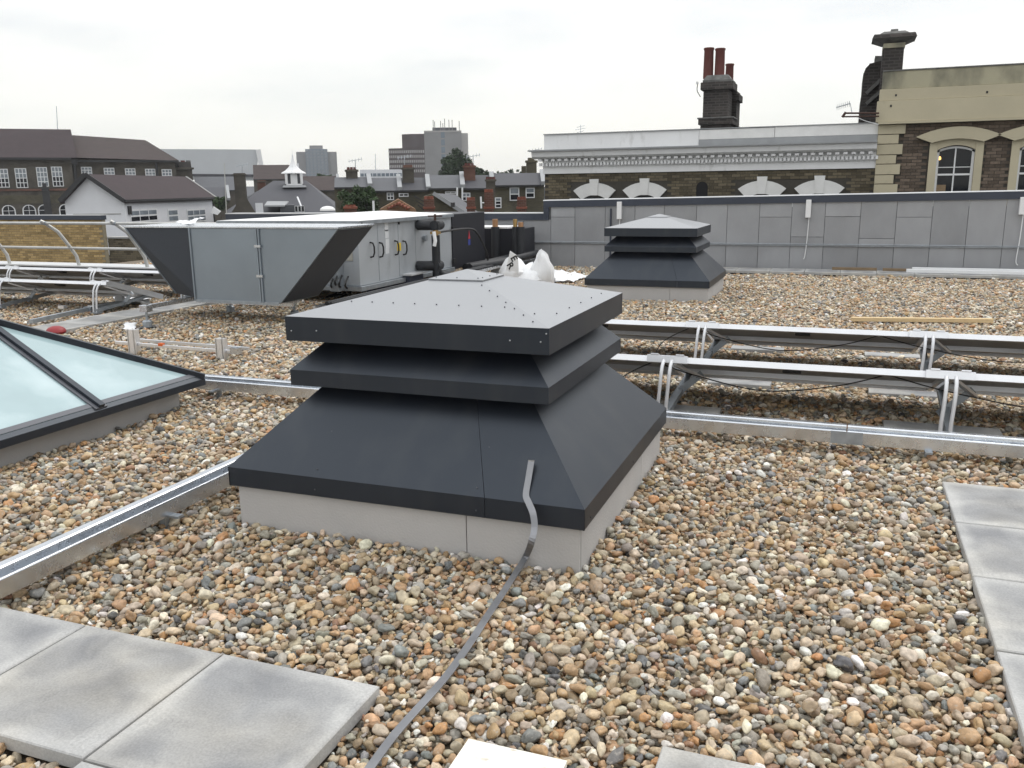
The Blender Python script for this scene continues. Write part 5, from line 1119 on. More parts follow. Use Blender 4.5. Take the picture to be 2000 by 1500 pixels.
# ------------------------------------------------------------------ helpers for the town
def dmat(px, py, D, yaw=0.):
    """frame whose x runs to the right as seen, y away, origin at the pixel's point at distance D (z = 0)"""
    p = atd(px, py, D); return Matrix.Translation((p.x, p.y, 0)) @ Matrix.Rotation(YAW+yaw+math.atan((1000-px)/1744), 4, 'Z')
def zd(px, py, D): return atd(px, py, D).z
def fx(M, px, py=380, y=0.):
    Mi = M.inverted(); e = Mi @ EYE; d = Mi.to_3x3() @ ray(px, py); t = (y-e.y)/d.y; return e + d*t
def sash(parent, M, x, z0, z1, hw, y=-.02, cols=2, rowsn=2, arch=False, pale=False, fr=.07):
    m = MB(M)
    if arch:
        pts = [(x-hw, y, z0), (x+hw, y, z0)] + [(x+hw*math.cos(t*math.pi/8), y, z1-hw*.9+hw*.9*math.sin(t*math.pi/8)) for t in range(9)]
        W_ = MB(M).poly(pts, (0, .05, 0)).build('window', 'window_frame', parent)
        g_ = .82; pts2 = [(x+(p[0]-x)*g_, y-.012, z0+fr+(p[2]-z0)*.88) for p in pts]; MB(M).poly(pts2, (0, .01, 0)).build('pane', 'window_glass', W_)
        b = MB(M).box(x-fr*.3, x+fr*.3, y-.02, y-.013, z0, z1-.05); b.box(x-hw, x+hw, y-.02, y-.013, z0+(z1-z0)*.5-fr*.3, z0+(z1-z0)*.5+fr*.3).build('glazing_bar', 'window_frame', W_); return
    W_ = m.box(x-hw, x+hw, y, y+.05, z0, z1).build('window', 'window_frame', parent)
    w_ = (2*hw-fr*(cols+1))/cols; h_ = (z1-z0-fr*(rowsn+1))/rowsn
    for i in range(cols):
        for k in range(rowsn):
            xa = x-hw+fr+i*(w_+fr); za = z0+fr+k*(h_+fr); MB(M).box(xa, xa+w_, y-.012, y-.002, za, za+h_).build('pane', 'pane_pale' if (pale and k >= rowsn/2) or (pale == 2) else 'window_glass', W_)

# big dark institutional building
def dark_building():
    D = 95; M = dmat(147, 380, D); Mi = M.inverted(); X = lambda px, py=350: fx(M, px, py).x; z = lambda py, px=147: fx(M, px, py).z
    R_ = root('institutional_building', atd(147, 500, D).xy.to_3d(), 'long dark brick building with brown hipped roof and rows of sash windows', 'building')
    ze = z(305); xl, xr = X(-60), X(345)
    Ml = M; 
    MB(M).box(xl-12, 0, -1.0, 12, -9, ze).build('wall', 'brick_far', R_); MB(M).box(.02, xr, 0, 14, -9, ze-.3).build('wall', 'brick_far', R_)
    # roofs
    zr = z(247); 
    MB(M).add([(xl-12, -1.5, ze-.2), (.6, -1.5, ze-.2), (xl-12, 5.0, zr-.1), (X(150), 5.0, zr), (xl-12, 12.5, ze), (.6, 12.5, ze)], [(0,1,3,2),(2,3,5,4),(1,5,3),(0,2,4),(0,4,5,1)]).build('roof', 'tile_maroon', R_)
    zr2 = z(258, 200)+.0; ze2 = ze-.45
    MB(M).add([(.1, -.5, ze-.15), (xr+.4, -.5, ze2), (X(152), 6.2, zr2), (X(300), 6.2, zr2-.45), (.1, 14, ze), (xr+.4, 14, ze)], [(0,1,3,2),(2,3,5,4),(1,5,3),(0,2,4),(0,4,5,1)]).build('roof', 'tile_brown', R_)
    MB(M).box(xl-12, .0, -1.55, -1.42, ze-.42, ze-.22).box(.1, xr+.3, -.6, -.48, ze-.62, ze-.42).build('gutter', 'cast_iron', R_)
    MB(M).tube([(.25, -.9, ze-.4), (.25, -.9, -8)], .14, 8).box(0., .5, -1.1, -.6, ze-.9, ze-.4).build('downpipe', 'cast_iron', R_)
    xd = X(308); MB(M).tube([(xd, -.15, ze-.7), (xd, -.15, -8)], .12, 8).build('downpipe', 'cast_iron', R_)
    for px, t, b, hw, pl in ((7, 330, 365, .5, 1), (43, 329, 366, .5, 1), (84, 327, 364, .48, 2), (113, 326, 364, .48, 1)):
        sash(R_, M, X(px), z(b), z(t), hw*1.05, -1.05, 3, 4, False, pl, .07)
    for px, t, b, pl in ((171, 326, 350, 2), (215, 328, 354, 2), (256, 329, 355, 1), (295, 330, 355, 2), (327, 331, 357, 1)):
        sash(R_, M, X(px), z(b), z(t), .52, -.05, 3, 4, False, pl, .07)
    for px in (10, 50, 80, 121): sash(R_, M, X(px), z(420), z(398), .62, -1.05, arch=True)
    MB(M).box(xl-12, -.02, -1.12, -1.001, z(372), z(368)).build('string_course', 'brick_far_red', R_)
    MB(M).box(xl-12, -.02, -1.06, -1.001, z(396), z(380)).build('red_band', 'brick_far_olive', R_)
    # end block with chimney
    c = root('chimney_stack', M @ Vector((X(357), 3, 0)), 'square stone capped chimney at the right end of the dark building', 'chimney')
    MB(M).box(X(340), X(379), 1, 4, -9, z(331)).build('stack', 'brick_far', c); MB(M).box(X(336), X(382), .6, 4.4, z(330.9), z(327)).build('corbel', 'brick_far', c)
    for i in range(4): MB(M).lathe((X(343+11*i), 2.4, z(326.8)), [(.28, 0), (.24, .75), (.26, .8)], 10).build('chimney_pot', ['terracotta', 'soot_stone'][i % 2], c)
    MB(M).box(X(354), X(378), 1.2, 3.8, z(326.8), z(315)).build('stack', 'soot_brick', c)
    c2 = root('chimney_stack', M @ Vector((X(88), -4, 0)), 'slender dark pipe stack standing before the arched windows of the dark building', 'chimney')
    MB(M).box(X(81), X(95), -4, -3.4, -9, z(366)).build('stack', 'cast_iron', c2); MB(M).box(X(83), X(91), -3.95, -3.45, z(365.8), z(358)).build('cap', 'cast_iron', c2)
dark_building()
# white gabled house
def white_house():
    D = 60; M0 = dmat(245, 420, D); az = math.radians(-11); 
    M = M0 @ Matrix.Rotation(az, 4, 'Z'); 
    z = lambda px, py, d=D: zd(px, py, d); s = FPX/D
    R_ = root('white_gabled_house', M.translation, 'white rendered house with dark maroon tiled roof and white framed windows', 'house')
    # gable to the left, long side running right and away
    Mg = M0 @ Matrix.Rotation(math.radians(-28), 4, 'Z'); Ms = M0 @ Matrix.Rotation(math.radians(62), 4, 'Z')
    gl = fx(Mg, 125).x; sl = fx(Ms, 414).x
    ze, zl = fx(Mg, 245, 398).z, fx(Mg, 125, 388).z; ze = zl = (ze+zl)/2; xa = gl*.55; za = fx(Mg, 176, 345).z
    B = M0.inverted(); f0 = Vector((0, 0, 0)); gL = B @ (Mg @ Vector((gl, 0, 0))); gA = B @ (Mg @ Vector((xa, 0, 0))); sR = B @ (Ms @ Vector((sl, 0, 0)))
    off = sR
    def P(v, zz): return (v.x, v.y, zz)
    V = [P(gL, -9), P(f0, -9), P(f0, ze), P(gA, za), P(gL, zl)]; n = 5
    bk = [(a[0]+off.x, a[1]+off.y, a[2]) for a in V]
    MB(M0).add(V+bk, [(0,1,2,3,4),(9,8,7,6,5),(1,6,7,2),(0,4,9,5),(2,7,8,3),(3,8,9,4)]).build('wall', 'white_wall', R_)
    # roof planes, overhanging
    def off3(v, k): return Vector(v)+Vector(k)
    t = off.normalized(); e = .35
    r0, r1 = off3(V[3], -t*e+Vector((0, 0, .16))), off3(bk[3], t*e+Vector((0, 0, .16)))
    dn = (Vector(V[2])-Vector(V[3])); dn2 = (Vector(V[4])-Vector(V[3]))
    MB(M0).poly([r0, r1, r1+dn*1.1, r0+dn*1.1], (0, 0, -.15)).build('roof', 'tile_maroon', R_)
    MB(M0).poly([r0+Vector((0, 0, .01)), r1+Vector((0, 0, .01)), r1+dn2*1.08, r0+dn2*1.08], (0, 0, -.15)).build('roof', 'tile_maroon', R_)
    MB(M0).beam(r0-t*.05, r0-t*.05+dn*1.1, .1, .28).beam(r0-t*.05, r0-t*.05+dn2*1.08, .1, .28).build('bargeboard', 'cast_iron', R_)
    MB(M0).beam(r0-t*.02+Vector((0, 0, .1)), r0-t*.02+dn*1.05+Vector((0, 0, .1)), .06, .06).build('verge_trim', 'white_pvc', R_)
    MB(M0).beam(r0+dn*1.1, r1+dn*1.1, .16, .16).build('gutter', 'cast_iron', R_)
    MB(M0).beam(r1+t*.05, r1+t*.05+dn*1.1, .2, .1).build('verge_trim', 'concrete_kerb', R_)
    Mi = Ms.inverted()
    for px, w_, cols, pl in ((277, .98, 2, 1), (292, 0, 0, 0), (334, .42, 1, 1), (380, .86, 2, 1)):
        if not cols: continue
        # distance along the side wall for that pixel
        k = fx(Ms, px).x
        sash(R_, Ms, k+.0, fx(Ms, px, 434).z, fx(Ms, px, 408).z, w_*2.0, -.03, cols*2-1 if cols == 1 else 3, 2, False, 2 if px > 300 else 1, .12)
    MB(Ms).box(.35, .75, -.1, -.01, ze-.9, ze-.35).build('vent_pair', 'cast_iron', R_)
    MB(M0).tube([P(sR, ze-.1), P(sR, -8)], .09, 8).build('downpipe', 'cast_iron', R_)
    MB(Mg).box(gl+.5, -.3, -.035, -.004, za-2.5, za-2.44).build('render_joint', 'concrete_kerb', R_)
white_house()
def shed():
    D = 150; M = dmat(330, 380, D); Mi = M.inverted(); P = lambda px, py, y=0: fx(M, px, py, y)
    R_ = root('pale_shed', M.translation, 'large pale grey metal clad shed roof far behind the dark building', 'shed')
    MB(M).poly([P(310, 291), P(503, 292), P(503, 352), P(310, 350)], (0, 5, 0)).build('cladding', 'pale_roof', R_)
    MB(M).beam(P(375, 342, -.3), P(503, 343, -.3), .3, .4).build('eave_line', 'slate_dark', R_)
    MB(M).beam(P(504, 292, -.2), P(511, 330, -.2), .5, .8).build('corner_trim', 'white_paint', R_)
shed()
def far_block(name, label, x0, x1, yt, D, mat, nx, ny, winmat, wh=.5, ww=.62, band=None, yb=345, depth=12, yaw=0., cat='tower block'):
    M = dmat((x0+x1)/2, 340, D, yaw); s = FPX/D/1.0; hw = (x1-x0)/2/s; R_ = root(name, M.translation, label, cat); zt = zd((x0+x1)/2, yt, D); zb = zd((x0+x1)/2, yb, D)
    MB(M).box(-hw, hw, 0, depth, -9, zt).build('wall', mat, R_)
    for r in range(ny):
        za = zb+(zt-zb)*(r+.22)/ny; zz = za+(zt-zb)/ny*wh
        for i in range(nx):
            xa = -hw+2*hw*(i+.5)/nx; w_ = hw/nx*ww; MB(M).box(xa-w_, xa+w_, -.06, -.01, za, zz).build('window', winmat, R_)
        if band: MB(M).box(-hw-.05, hw+.05, -.1, -.005, za-(zt-zb)/ny*.2, za-(zt-zb)/ny*.08).build('floor_band', band, R_)
    return R_, M, hw, zt, s
# pale blue-grey tower, stepped plan
R_, M, hw, zt, s = far_block('tower_block', 'distant blue grey tower block with stepped top left of centre', 600, 641, 291, 420, 'tower_glass', 6, 9, 'pane_pale', .55, .7, 'tower_concrete', yb=345)
MB(M).box(-hw-4.2, -hw-.01, 1.5, 12, -9, zt-1.2).box(hw+.01, hw+4.2, 1.5, 12, -9, zt-1.2).build('side_wing', 'tower_concrete', R_); MB(M).box(-hw*.6, hw*.6, 2, 10, zt+.01, zt+1.7).build('plant_room', 'tower_concrete', R_)
# curved brown block with window bands + taller drum
def curved():
    D = 330; M = dmat(803, 340, D); s = FPX/D; z = lambda py: zd(800, py, D); R_ = root('office_block', M.translation, 'brown curved fronted office tower with bands of windows', 'tower block')
    def bow(xa, xb, zt_, y0, sag): 
        n = 10; pts = [(xa+(xb-xa)*i/n, y0+sag*(1-math.sin(math.pi*(.12+.5*i/n)))*1.0, -9) for i in range(n+1)] + [(xb, y0+16, -9), (xa, y0+16, -9)]; return pts, zt_
    pts, t = bow((762-803)/s, (833-803)/s, z(289), 0, 5); MB(M).poly(pts, (0, 0, t+9)).build('wall', 'tower_brown', R_)
    pts2, t2 = bow((788-803)/s, (833-803)/s, z(261), 1.5, 4); MB(M).poly(pts2, (0, 0, t2+9)).build('upper_storeys', 'tower_brown', R_)
    for r in range(5):
        zc_ = z(296+9.5*r)
        for i in range(10):
            a, b = Vector(pts[i]), Vector(pts[i+1]); d = (b-a)
            for k in (0, 1):
                p = a+d*(.12+.5*k); q = a+d*(.42+.5*k); MB(M).beam((p.x, p.y-.08, zc_), (q.x, q.y-.08, zc_), .08, 1.0).build('window', 'tower_band', R_)
curved()
R_, M, hw, zt, s = far_block('tower_block', 'plain grey tower with roof antennas right of the brown curved tower', 832, 902, 258, 300, 'tower_concrete', 1, 6, 'tower_glass', .8, .10, None, yb=345)
MB(M).box(hw+.01, hw+2.2, 1, 13, -9, zt-.3).build('side_wing', 'tower_band', R_); MB(M).box(-hw*.55, hw*.75, 2, 9, zt+.01, zt+1.6).build('plant_room', 'slate_dark', R_); MB(M).box(-hw-.02, hw+.02, -.12, .2, zt+.01, zt+.5).build('parapet', 'tower_band', R_)
for i, q in enumerate((-.5, -.42, -.1, .02, .12, .35, .52, .9)):
    h_ = [3.0, 2.4, 2.6, 1.8, 3.4, 3.0, 3.0, 2.6][i]; MB(M).box(hw*q-.12, hw*q+.12, 1.9, 2.1, zt+.1, zt+1.4+h_*.9).build('antenna', 'tower_concrete', R_)
# low white building and masts
far_block('white_low_building', 'low white flat roofed building below the brown curved tower', 705, 800, 331, 200, 'white_wall', 12, 1, 'tower_glass', .35, .8, None, yb=348, depth=10, cat='building')
for i, (px, t, b, D, lab) in enumerate(((110, 207, 250, 160, 'thin white mast above the ridge of the dark building'), (733, 300, 345, 260, 'faint thin lattice mast left of the brown curved tower'), (438, 318, 436, 40, 'slim grey pole standing right of the white gabled house'))):
    p, q = atd(px, b, D), atd(px, t, D); tag(MB().tube([p-Vector((0, 0, 3)), q], [.0007*D, .0004*D], 6).build('mast', 'galv' if i < 2 else 'rail_pipe'), lab, 'mast')

# cupola roof building
def cupola_house():
    D = 62; M = dmat(575, 380, D); Mi = M.inverted(); s = FPX/D; P = lambda px, py, y=0.: fx(M, px, py, y)
    R_ = root('slate_hall', M.translation, 'low hall with broad slate roof carrying a white cupola', 'building')
    el, er, rl, rr = P(440, 420, 0), P(668, 422, 0), P(462, 372, 8), P(650, 366, 8)
    rl2, rr2 = P(545, 358, 7), P(612, 352, 7)
    ez = el.z; el.z = er.z = ez
    bl, br = Vector((el.x-1, 16, ez)), Vector((er.x+1, 16, ez)); rz = rr2.z; 
    r1, r2 = Vector((el.x+3.2, 8, rz)), Vector((er.x-2.2, 8, rz))
    MB(M).add([el, er, br, bl, r1, r2], [(0,1,5,4),(1,2,5),(2,3,4,5),(3,0,4),(0,3,2,1)]).build('roof', 'slate_dark', R_)
    MB(M).box(el.x+.3, er.x-.3, .3, 15.5, -9, ez-.02).build('wall', 'brick_far', R_)
    # gable projection at the left with a door-like pale opening
    MB(M).add([P(446, 425, -2), P(505, 425, -2), P(476, 377, -2), P(446, 425, 6), P(505, 425, 6), P(476, 377, 6)], [(0,1,2),(3,5,4),(0,2,5,3),(1,4,5,2),(0,3,4,1)]).build('gable', 'brick_far', R_)
    MB(M).box(P(471, 0).x, P(486, 0).x, -2.1, -2.01, P(470, 440, -2).z, P(470, 397, -2).z).build('door', 'white_wall', R_)
    # dormer
    MB(M).box(P(519, 0).x, P(548, 0).x, -1.2, 2.0, P(530, 420, -1).z, P(530, 401, -1).z).build('dormer', 'slate', R_)
    MB(M).poly([P(516, 401, -1.4), P(556, 401, -1.4), P(564, 393, 2), P(522, 393, 2)], (0, 0, -.1)).build('dormer_roof', 'lead', R_)
    for i in range(3): sash(R_, M, P(552+6.5*i, 0).x, P(555, 414, -1.25).z, P(555, 402.5, -1.25).z, .105, -1.30, 1, 1, False, 0, .03)
    MB(M).tube([P(581, 385, 1.4), P(593, 414, -.4)], .06, 6).build('vent_pipe', 'white_pvc', R_)
    # cupola
    cpt = P(575, 363, 6.5); Cc = M @ cpt; K = root('cupola', Cc, 'white louvred cupola with flared roof and finial on the slate hall', 'cupola')
    h = lambda py: P(575, py, 6.5).z; cx_, cy_ = cpt.x, cpt.y; sc = (D+6.5)/FPX
    MB(M).frus((cx_, cy_), 22*sc, h(366), 20*sc, h(362)).build('base', 'lead', K)
    MB(M).frus((cx_, cy_), 15*sc, h(361.8), 15*sc, h(359)).build('sill', 'white_paint', K)
    for a in (-1, 0, 1):
        for b_ in (-1, 1):
            MB(M).box(cx_+a*14*sc-.09, cx_+a*14*sc+.09, cy_+b_*14*sc-.09, cy_+b_*14*sc+.09, h(359), h(339)).build('post', 'white_paint', K)
            if a == 0: MB(M).box(cx_+b_*14*sc-.09, cx_+b_*14*sc+.09, cy_-.09, cy_+.09, h(359), h(339)).build('post', 'white_paint', K)
    MB(M).frus((cx_, cy_), 11*sc, h(359), 11*sc, h(339)).build('louvre_core', 'slate', K)
    MB(M).box(cx_-.25, cx_+.25, cy_-14*sc-.02, cy_-11*sc, h(359), h(340)).build('louvre_panel', 'white_paint', K)
    MB(M).lathe((cx_, cy_, 0), [(23*sc, h(339)), (22*sc, h(337)), (15*sc, h(333)), (9*sc, h(327)), (5*sc, h(320)), (2.6*sc, h(313)), (1.5*sc, h(307)), (1.6*sc, h(304)), (.6*sc, h(301)), (.3*sc, h(289))], 8).build('flared_roof', 'white_paint', K)
    # ridge chimney pair near left
    for px, w_, t, lab in ((470, 11, 338, 'brick chimney on the roofs left of the slate hall gable'), (512, 8, 352, 'small reddish chimney just left of the cupola')):
        q = root('chimney_stack', M @ P(px, 380, 9), lab, 'chimney')
        a = P(px-w_, 380, 9); b_ = P(px+w_, 380, 9); MB(M).box(a.x, b_.x, 9, 10.2, ez, P(px, t, 9).z).build('stack', 'brick_far_red' if px > 500 else 'brick_far', q)
        MB(M).box(a.x-.1, b_.x+.1, 8.9, 10.3, P(px, t+4, 9).z, P(px, t+2, 9).z).build('corbel', 'brick_far', q)
cupola_house()
# filler roofs at left of the hall
def gable_roof_house(name, label, x0, x1, yr, ye, D, roofmat, wallmat, depth=8, wins=(), yaw=0., parapet=True, cat='house'):
    M = dmat((x0+x1)/2, 380, D, yaw); s = FPX/D; hw = (x1-x0)/2/s; px = (x0+x1)/2; zr, ze = H+(zd(px, yr, D)-H)*(1+depth/2/D), zd(px, ye, D); R_ = root(name, M.translation, label, cat)
    MB(M).box(-hw, hw, .2, depth, -9, ze-.01).build('wall', wallmat, R_)
    MB(M).add([(-hw, 0, ze), (hw, 0, ze), (-hw, depth/2, zr), (hw, depth/2, zr), (-hw, depth, ze), (hw, depth, ze)], [(0,1,3,2),(2,3,5,4),(0,2,4),(1,5,3),(0,4,5,1)]).build('roof', roofmat, R_)
    MB(M).beam((-hw, -.06, ze-.03), (hw, -.06, ze-.03), .1, .1).build('gutter', 'cast_iron', R_)
    if parapet:
        a, b = Vector((hw-.05, -.1, ze+.12)), Vector((hw-.05, depth/2, zr+.12)); MB(M).beam(a, b, .28, .22).build('party_wall', 'lead', R_)
    for (wx, w0, w1, hww, c_, r_) in wins: sash(R_, M, (wx-px)/s, zd(px, w1, D), zd(px, w0, D), hww, .12, c_, r_, False, 1, .06)
    return R_, M, s, hw, zr, ze
gable_roof_house('rear_house', 'dark roofed house between the pale shed and the slate hall', 385, 470, 345, 372, 100, 'slate', 'brick_far')
gable_roof_house('rear_house', 'low brown roofed house directly behind the slim grey pole', 380, 445, 366, 392, 85, 'slate_dark', 'brick_far')
gable_roof_house('rear_house', 'house with brown ridge roof left of the cupola, before the shed', 500, 585, 322, 350, 130, 'tile_brown', 'brick_far')
gable_roof_house('rear_house', 'dark hipped roofs right of the cupola below the tower block', 590, 662, 344, 372, 90, 'tile_brown', 'brick_far')
# the terrace of brick houses, rear side
T_ = [('leftmost terrace house with worn slate roof, partly behind the bushy tree', 655, 724, 346, 366, 'slate', ()),
      ('second terrace house from the left, pale slates and one white window', 722, 782, 347, 373, 'slate', ((762, 376, 391, .22, 2, 2),)),
      ('third terrace house with dark slates and small window below the white sheet', 782, 838, 347, 372, 'slate_dark', ((789, 377, 384, .3, 2, 1),)),
      ('fourth terrace house with smooth slates below the large tree', 838, 905, 342, 368, 'slate', ((880, 374, 379, .34, 2, 1),)),
      ('fifth terrace house with white window and drainpipes', 905, 963, 342, 368, 'slate_dark', ((911, 376, 392, .26, 2, 2), (972, 386, 407, .2, 1, 3))),
      ('rightmost terrace house with two white sash windows next to the white parapet', 963, 1062, 338, 362, 'slate_dark', ((1005, 366, 392, .3, 1, 2), (1035, 367, 387, .28, 1, 2)))]
TM = []
for lab, a, b, yr, ye, rm, wn in T_: TM.append(gable_roof_house('terrace_house', lab, a, b, yr, ye, 55, rm, 'brick_far_olive', 7, wn))
for (R_, M, s, hw, zr, ze), i in zip(TM, range(6)): R_['group'] = 'terrace houses seen from the rear'
# stacks on the terrace ridges
for px, w_, t, b, D, mat, lab in ((687, 11, 326, 350, 58, 'brick_far', 'brown brick stack at the left end of the terrace ridge'), (797, 11, 322, 352, 57, 'brick_far', 'brick stack with red top right of the white low building'), (917, 11, 318, 348, 57, 'brick_far_red', 'dark red stack before the large tree'), (958, 9, 345, 372, 52, 'brick_far', 'squat stack on the roof slope of the fifth terrace house'), (1038, 10, 308, 342, 60, 'brick_far_olive', 'tall stack beside the left end of the white cornice')):
    M = dmat(px, 340, D); s = FPX/D; z = lambda py: zd(px, py, D); R_ = root('chimney_stack', M.translation, lab, 'chimney')
    MB(M).box(-w_/s, w_/s, 0, .9, z(b+14), z(t+5)).build('stack', mat, R_); MB(M).box(-(w_+2)/s, (w_+2)/s, -.07, .97, z(t+9), z(t+5.5)).build('corbel', mat, R_)
    if px == 797: MB(M).box(-(w_-2)/s, (w_-2)/s, .05, .85, z(t+5), z(t)).build('stack', 'brick_far_red', R_)
    elif px == 1038: MB(M).box(-(w_-3)/s, (w_-4)/s, .05, .85, z(t+5), z(t)).build('stack', mat, R_); MB(M).box(-(w_+9)/s, -(w_+.2)/s, .1, .8, z(b+14), z(t+16)).build('stack', mat, R_)
    else: [MB(M).lathe((q/s, .45, z(t+5)), [(.1, 0), (.085, (z(t)-z(t+5))*.9), (.1, z(t)-z(t+5))], 8).build('chimney_pot', 'terracotta', R_) for q in (-6, 0, 6)]
# television aerials on the far stacks
for i, (px, t, b, D, lab) in enumerate(((694, 312, 328, 58, 'small aerial on the stack at the left end of the terrace'), (790, 306, 324, 57, 'small aerial on the red topped stack'), (924, 304, 320, 57, 'small aerial on the dark red stack before the large tree'), (1046, 292, 310, 60, 'small aerial on the stack beside the white cornice'), (473, 322, 338, 70, 'small aerial on the stack left of the slate hall'))):
    M = dmat(px, 340, D); a, c = fx(M, px, b+2, .4), fx(M, px, t, .4); m = MB(M).tube([a, c], .025, 5).tube([c+Vector((-.45, 0, -.1)), c+Vector((.45, 0, .05))], .018, 5)
    for k_ in range(5): q = c+Vector((-.4+.2*k_, 0, -.09+.035*k_)); m.tube([q+Vector((0, -.2, -.12)), q+Vector((0, .2, .12))], .012, 4)
    tag(m.build('tv_aerial', 'galv_dull'), lab, 'aerial')
# white drainpipes on the terrace
for px, y0_, y1_, lab in ((893, 366, 386, 'left'), (903, 366, 391, 'right')):
    p, q = atd(px, y1_, 54.6), atd(px, y0_, 54.6); tag(MB().tube([p, q], .05, 6).build('drainpipe', 'white_pvc'), lab+' white drainpipe between the fourth and fifth terrace houses', 'pipe')
p = atd(939, 384, 50); tag(MB().tube([p, atd(940, 407, 50)], .05, 6).tube([atd(941, 396, 50), atd(952, 396, 50)], .035, 6).build('drainpipe', 'white_pvc'), 'white soil pipe with short arm rising above the low coping', 'pipe')
p = atd(729, 392, 33); tag(MB().tube([atd(730, 414, 33), p], .04, 6).build('post', 'white_pvc'), 'short white post sticking up behind the unit roof', 'post')
# rear extension lean-to roofs
M = dmat(860, 390, 44); z = lambda px, py: zd(px, py, 44); Mi = M.inverted(); P = lambda px, py, y=0.: fx(M, px, py, y)
LE = root('rear_extension', M.translation, 'slate lean-to extension sloping down behind the red chimneys', 'extension')
MB(M).poly([P(800, 412), P(905, 412), P(895, 412), P(848, 378), P(826, 384)], (0, 4, 0)).build('wall', 'brick_far_olive', LE)
MB(M).add([P(846, 377, -.2), P(905, 415, -.2), P(935, 415, 4), P(890, 380, 4)], [(0,1,2,3)]).build('roof', 'slate', LE); MB(M).beam(P(846, 377, -.25), P(905, 415, -.25), .25, .18).build('verge', 'lead', LE)
for k_ in range(3): MB(M).beam(P(808+4*k_, 382+9*k_, -.3), P(828, 394+8*k_, -.3), .06, .06).build('pipe', 'cast_iron', LE)
# orange brick gable and terracotta chimneys just behind the low coping
M = dmat(775, 400, 40); Mi = M.inverted(); P = lambda px, py, y=0.: fx(M, px, py, y)
OG = root('orange_gable', M.translation, 'orange brick gable with terracotta ridge tiles behind the unit roof', 'gable')
MB(M).poly([P(735, 425), P(818, 425), P(812, 409), P(778, 389), P(742, 409)], (0, 3, 0)).build('wall', 'brick_far_orange', OG)
for k_ in range(7):
    c = P(758+6*k_, 402-3*abs(3-k_)*-1-4, -.3); MB(M).tube([c, c+Vector((.12, .25, .03))], .06, 8).build('ridge_tile', 'terracotta_bright', OG)
for i, (px, w_, t, D) in enumerate(((838, 10, 384, 38), (920, 8, 386, 38), (955, 9, 370, 38), (1019, 9, 385, 38), (684, 12, 401, 38))):
    M = dmat(px, 400, D); s = FPX/D; z = lambda py: zd(px, py, D)
    lab = ['solid red brick stack above the lean-to roof', 'faded red stack left of a white soil pipe', 'tall red stack with pots, right of the white soil pipe', 'wide red stack below the white sash windows', 'row of red pots low beside the bushy tree'][i]
    R_ = root('red_chimney', M.translation, lab, 'chimney', 'red brick chimneys just behind the low coping')
    MB(M).box(-w_/s, w_/s, 0, .7, z(430), z(t+(5 if i != 4 else 6))).build('stack', 'brick_far_red', R_)
    MB(M).box(-(w_+1.5)/s, (w_+1.5)/s, -.05, .75, z(408), z(404)).build('corbel', 'terracotta_bright', R_)
    for q in (-.55, 0, .55): MB(M).lathe((q*w_/s, .35, z(t+5)), [(.085, 0), (.07, .12), (.085, z(t)-z(t+5))], 8).build('chimney_pot', 'terracotta_bright', R_)
# ------------------------------------------------------------------ trees
def tree(name, label, px, D, y_top, y_bot, wpx, mat, n=3500, leaf=.3, seed=1, group=None):
    rr = random.Random(seed); s = FPX/D; base = atd(px, 380, D); base.z = -9; zt_ = zd(px, y_top, D); zb = zd(px, y_bot, D); R_ = root(name, base, label, 'tree', group)
    W_ = wpx/2/s; Hh = (zt_-zb)/2; c = Vector((base.x, base.y, (zt_+zb)/2))
    m = MB(); m.tube([base, base+Vector((.1, 0, (zb+9)*.6)), Vector((c.x, c.y, zb+Hh*.6))], [W_*.09, W_*.07, W_*.04], 8)
    for k in range(6): a = k*1.05; m.tube([Vector((c.x, c.y, zb-Hh*.1)), c+Vector((math.cos(a)*W_*.55, math.sin(a)*W_*.55, Hh*rr.uniform(-.2, .5)))], [W_*.03, W_*.01], 5)
    m.build('trunk', 'bark', R_, smooth=True)
    clumps = []
    for k in range(34):
        while True:
            q = Vector((rr.uniform(-1, 1), rr.uniform(-1, 1), rr.uniform(-1, 1)))
            if .3 < q.length < .85: break
        q.z += .08*(1-q.length); clumps.append((Vector((c.x+q.x*W_, c.y+q.y*W_, c.z+q.z*Hh)), rr.uniform(.16, .34)*min(W_, Hh)*1.2))
    leaf_ = MB(); 
    for k in range(n):
        cc, r = clumps[rr.randrange(len(clumps))]; d = Vector((rr.gauss(0, 1), rr.gauss(0, 1), rr.gauss(0, 1))).normalized()*(r*rr.random()**.4); p = cc+d
        a = Vector((rr.gauss(0, 1), rr.gauss(0, 1), rr.gauss(0, .5))).normalized(); b = a.cross(Vector((rr.gauss(0, 1), rr.gauss(0, 1), rr.gauss(0, 1)))).normalized(); l_ = leaf*rr.uniform(.6, 1.3)
        leaf_.add([p-a*l_*.5, p+b*l_*.28, p+a*l_*.5, p-b*l_*.28], [(0, 1, 2, 3)])
    leaf_.build('crown', mat, R_)
tree('leafy_tree', 'large dark rounded tree before the grey tower', 892, 120, 290, 372, 78, 'leaf_dark', 5000, .42, 2)
tree('leafy_tree', 'lower dark tree right of the large rounded tree', 945, 110, 325, 372, 60, 'leaf_dark', 2500, .4, 3)
tree('leafy_tree', 'bushy mid green tree in front of the terrace left end', 700, 50, 357, 425, 78, 'leaf_mid', 5200, .2, 4)
tree('leafy_tree', 'small pale green tree below the blue grey tower block', 634, 150, 337, 362, 46, 'leaf_mid', 1200, .4, 5)
tree('leafy_tree', 'small green tree right of the white gabled house', 428, 70, 380, 412, 26, 'leaf_mid', 1200, .22, 6)
tree('leafy_tree', 'thin distant treetop above the rightmost terrace roof', 995, 160, 330, 352, 60, 'leaf_dark', 900, .4, 7)
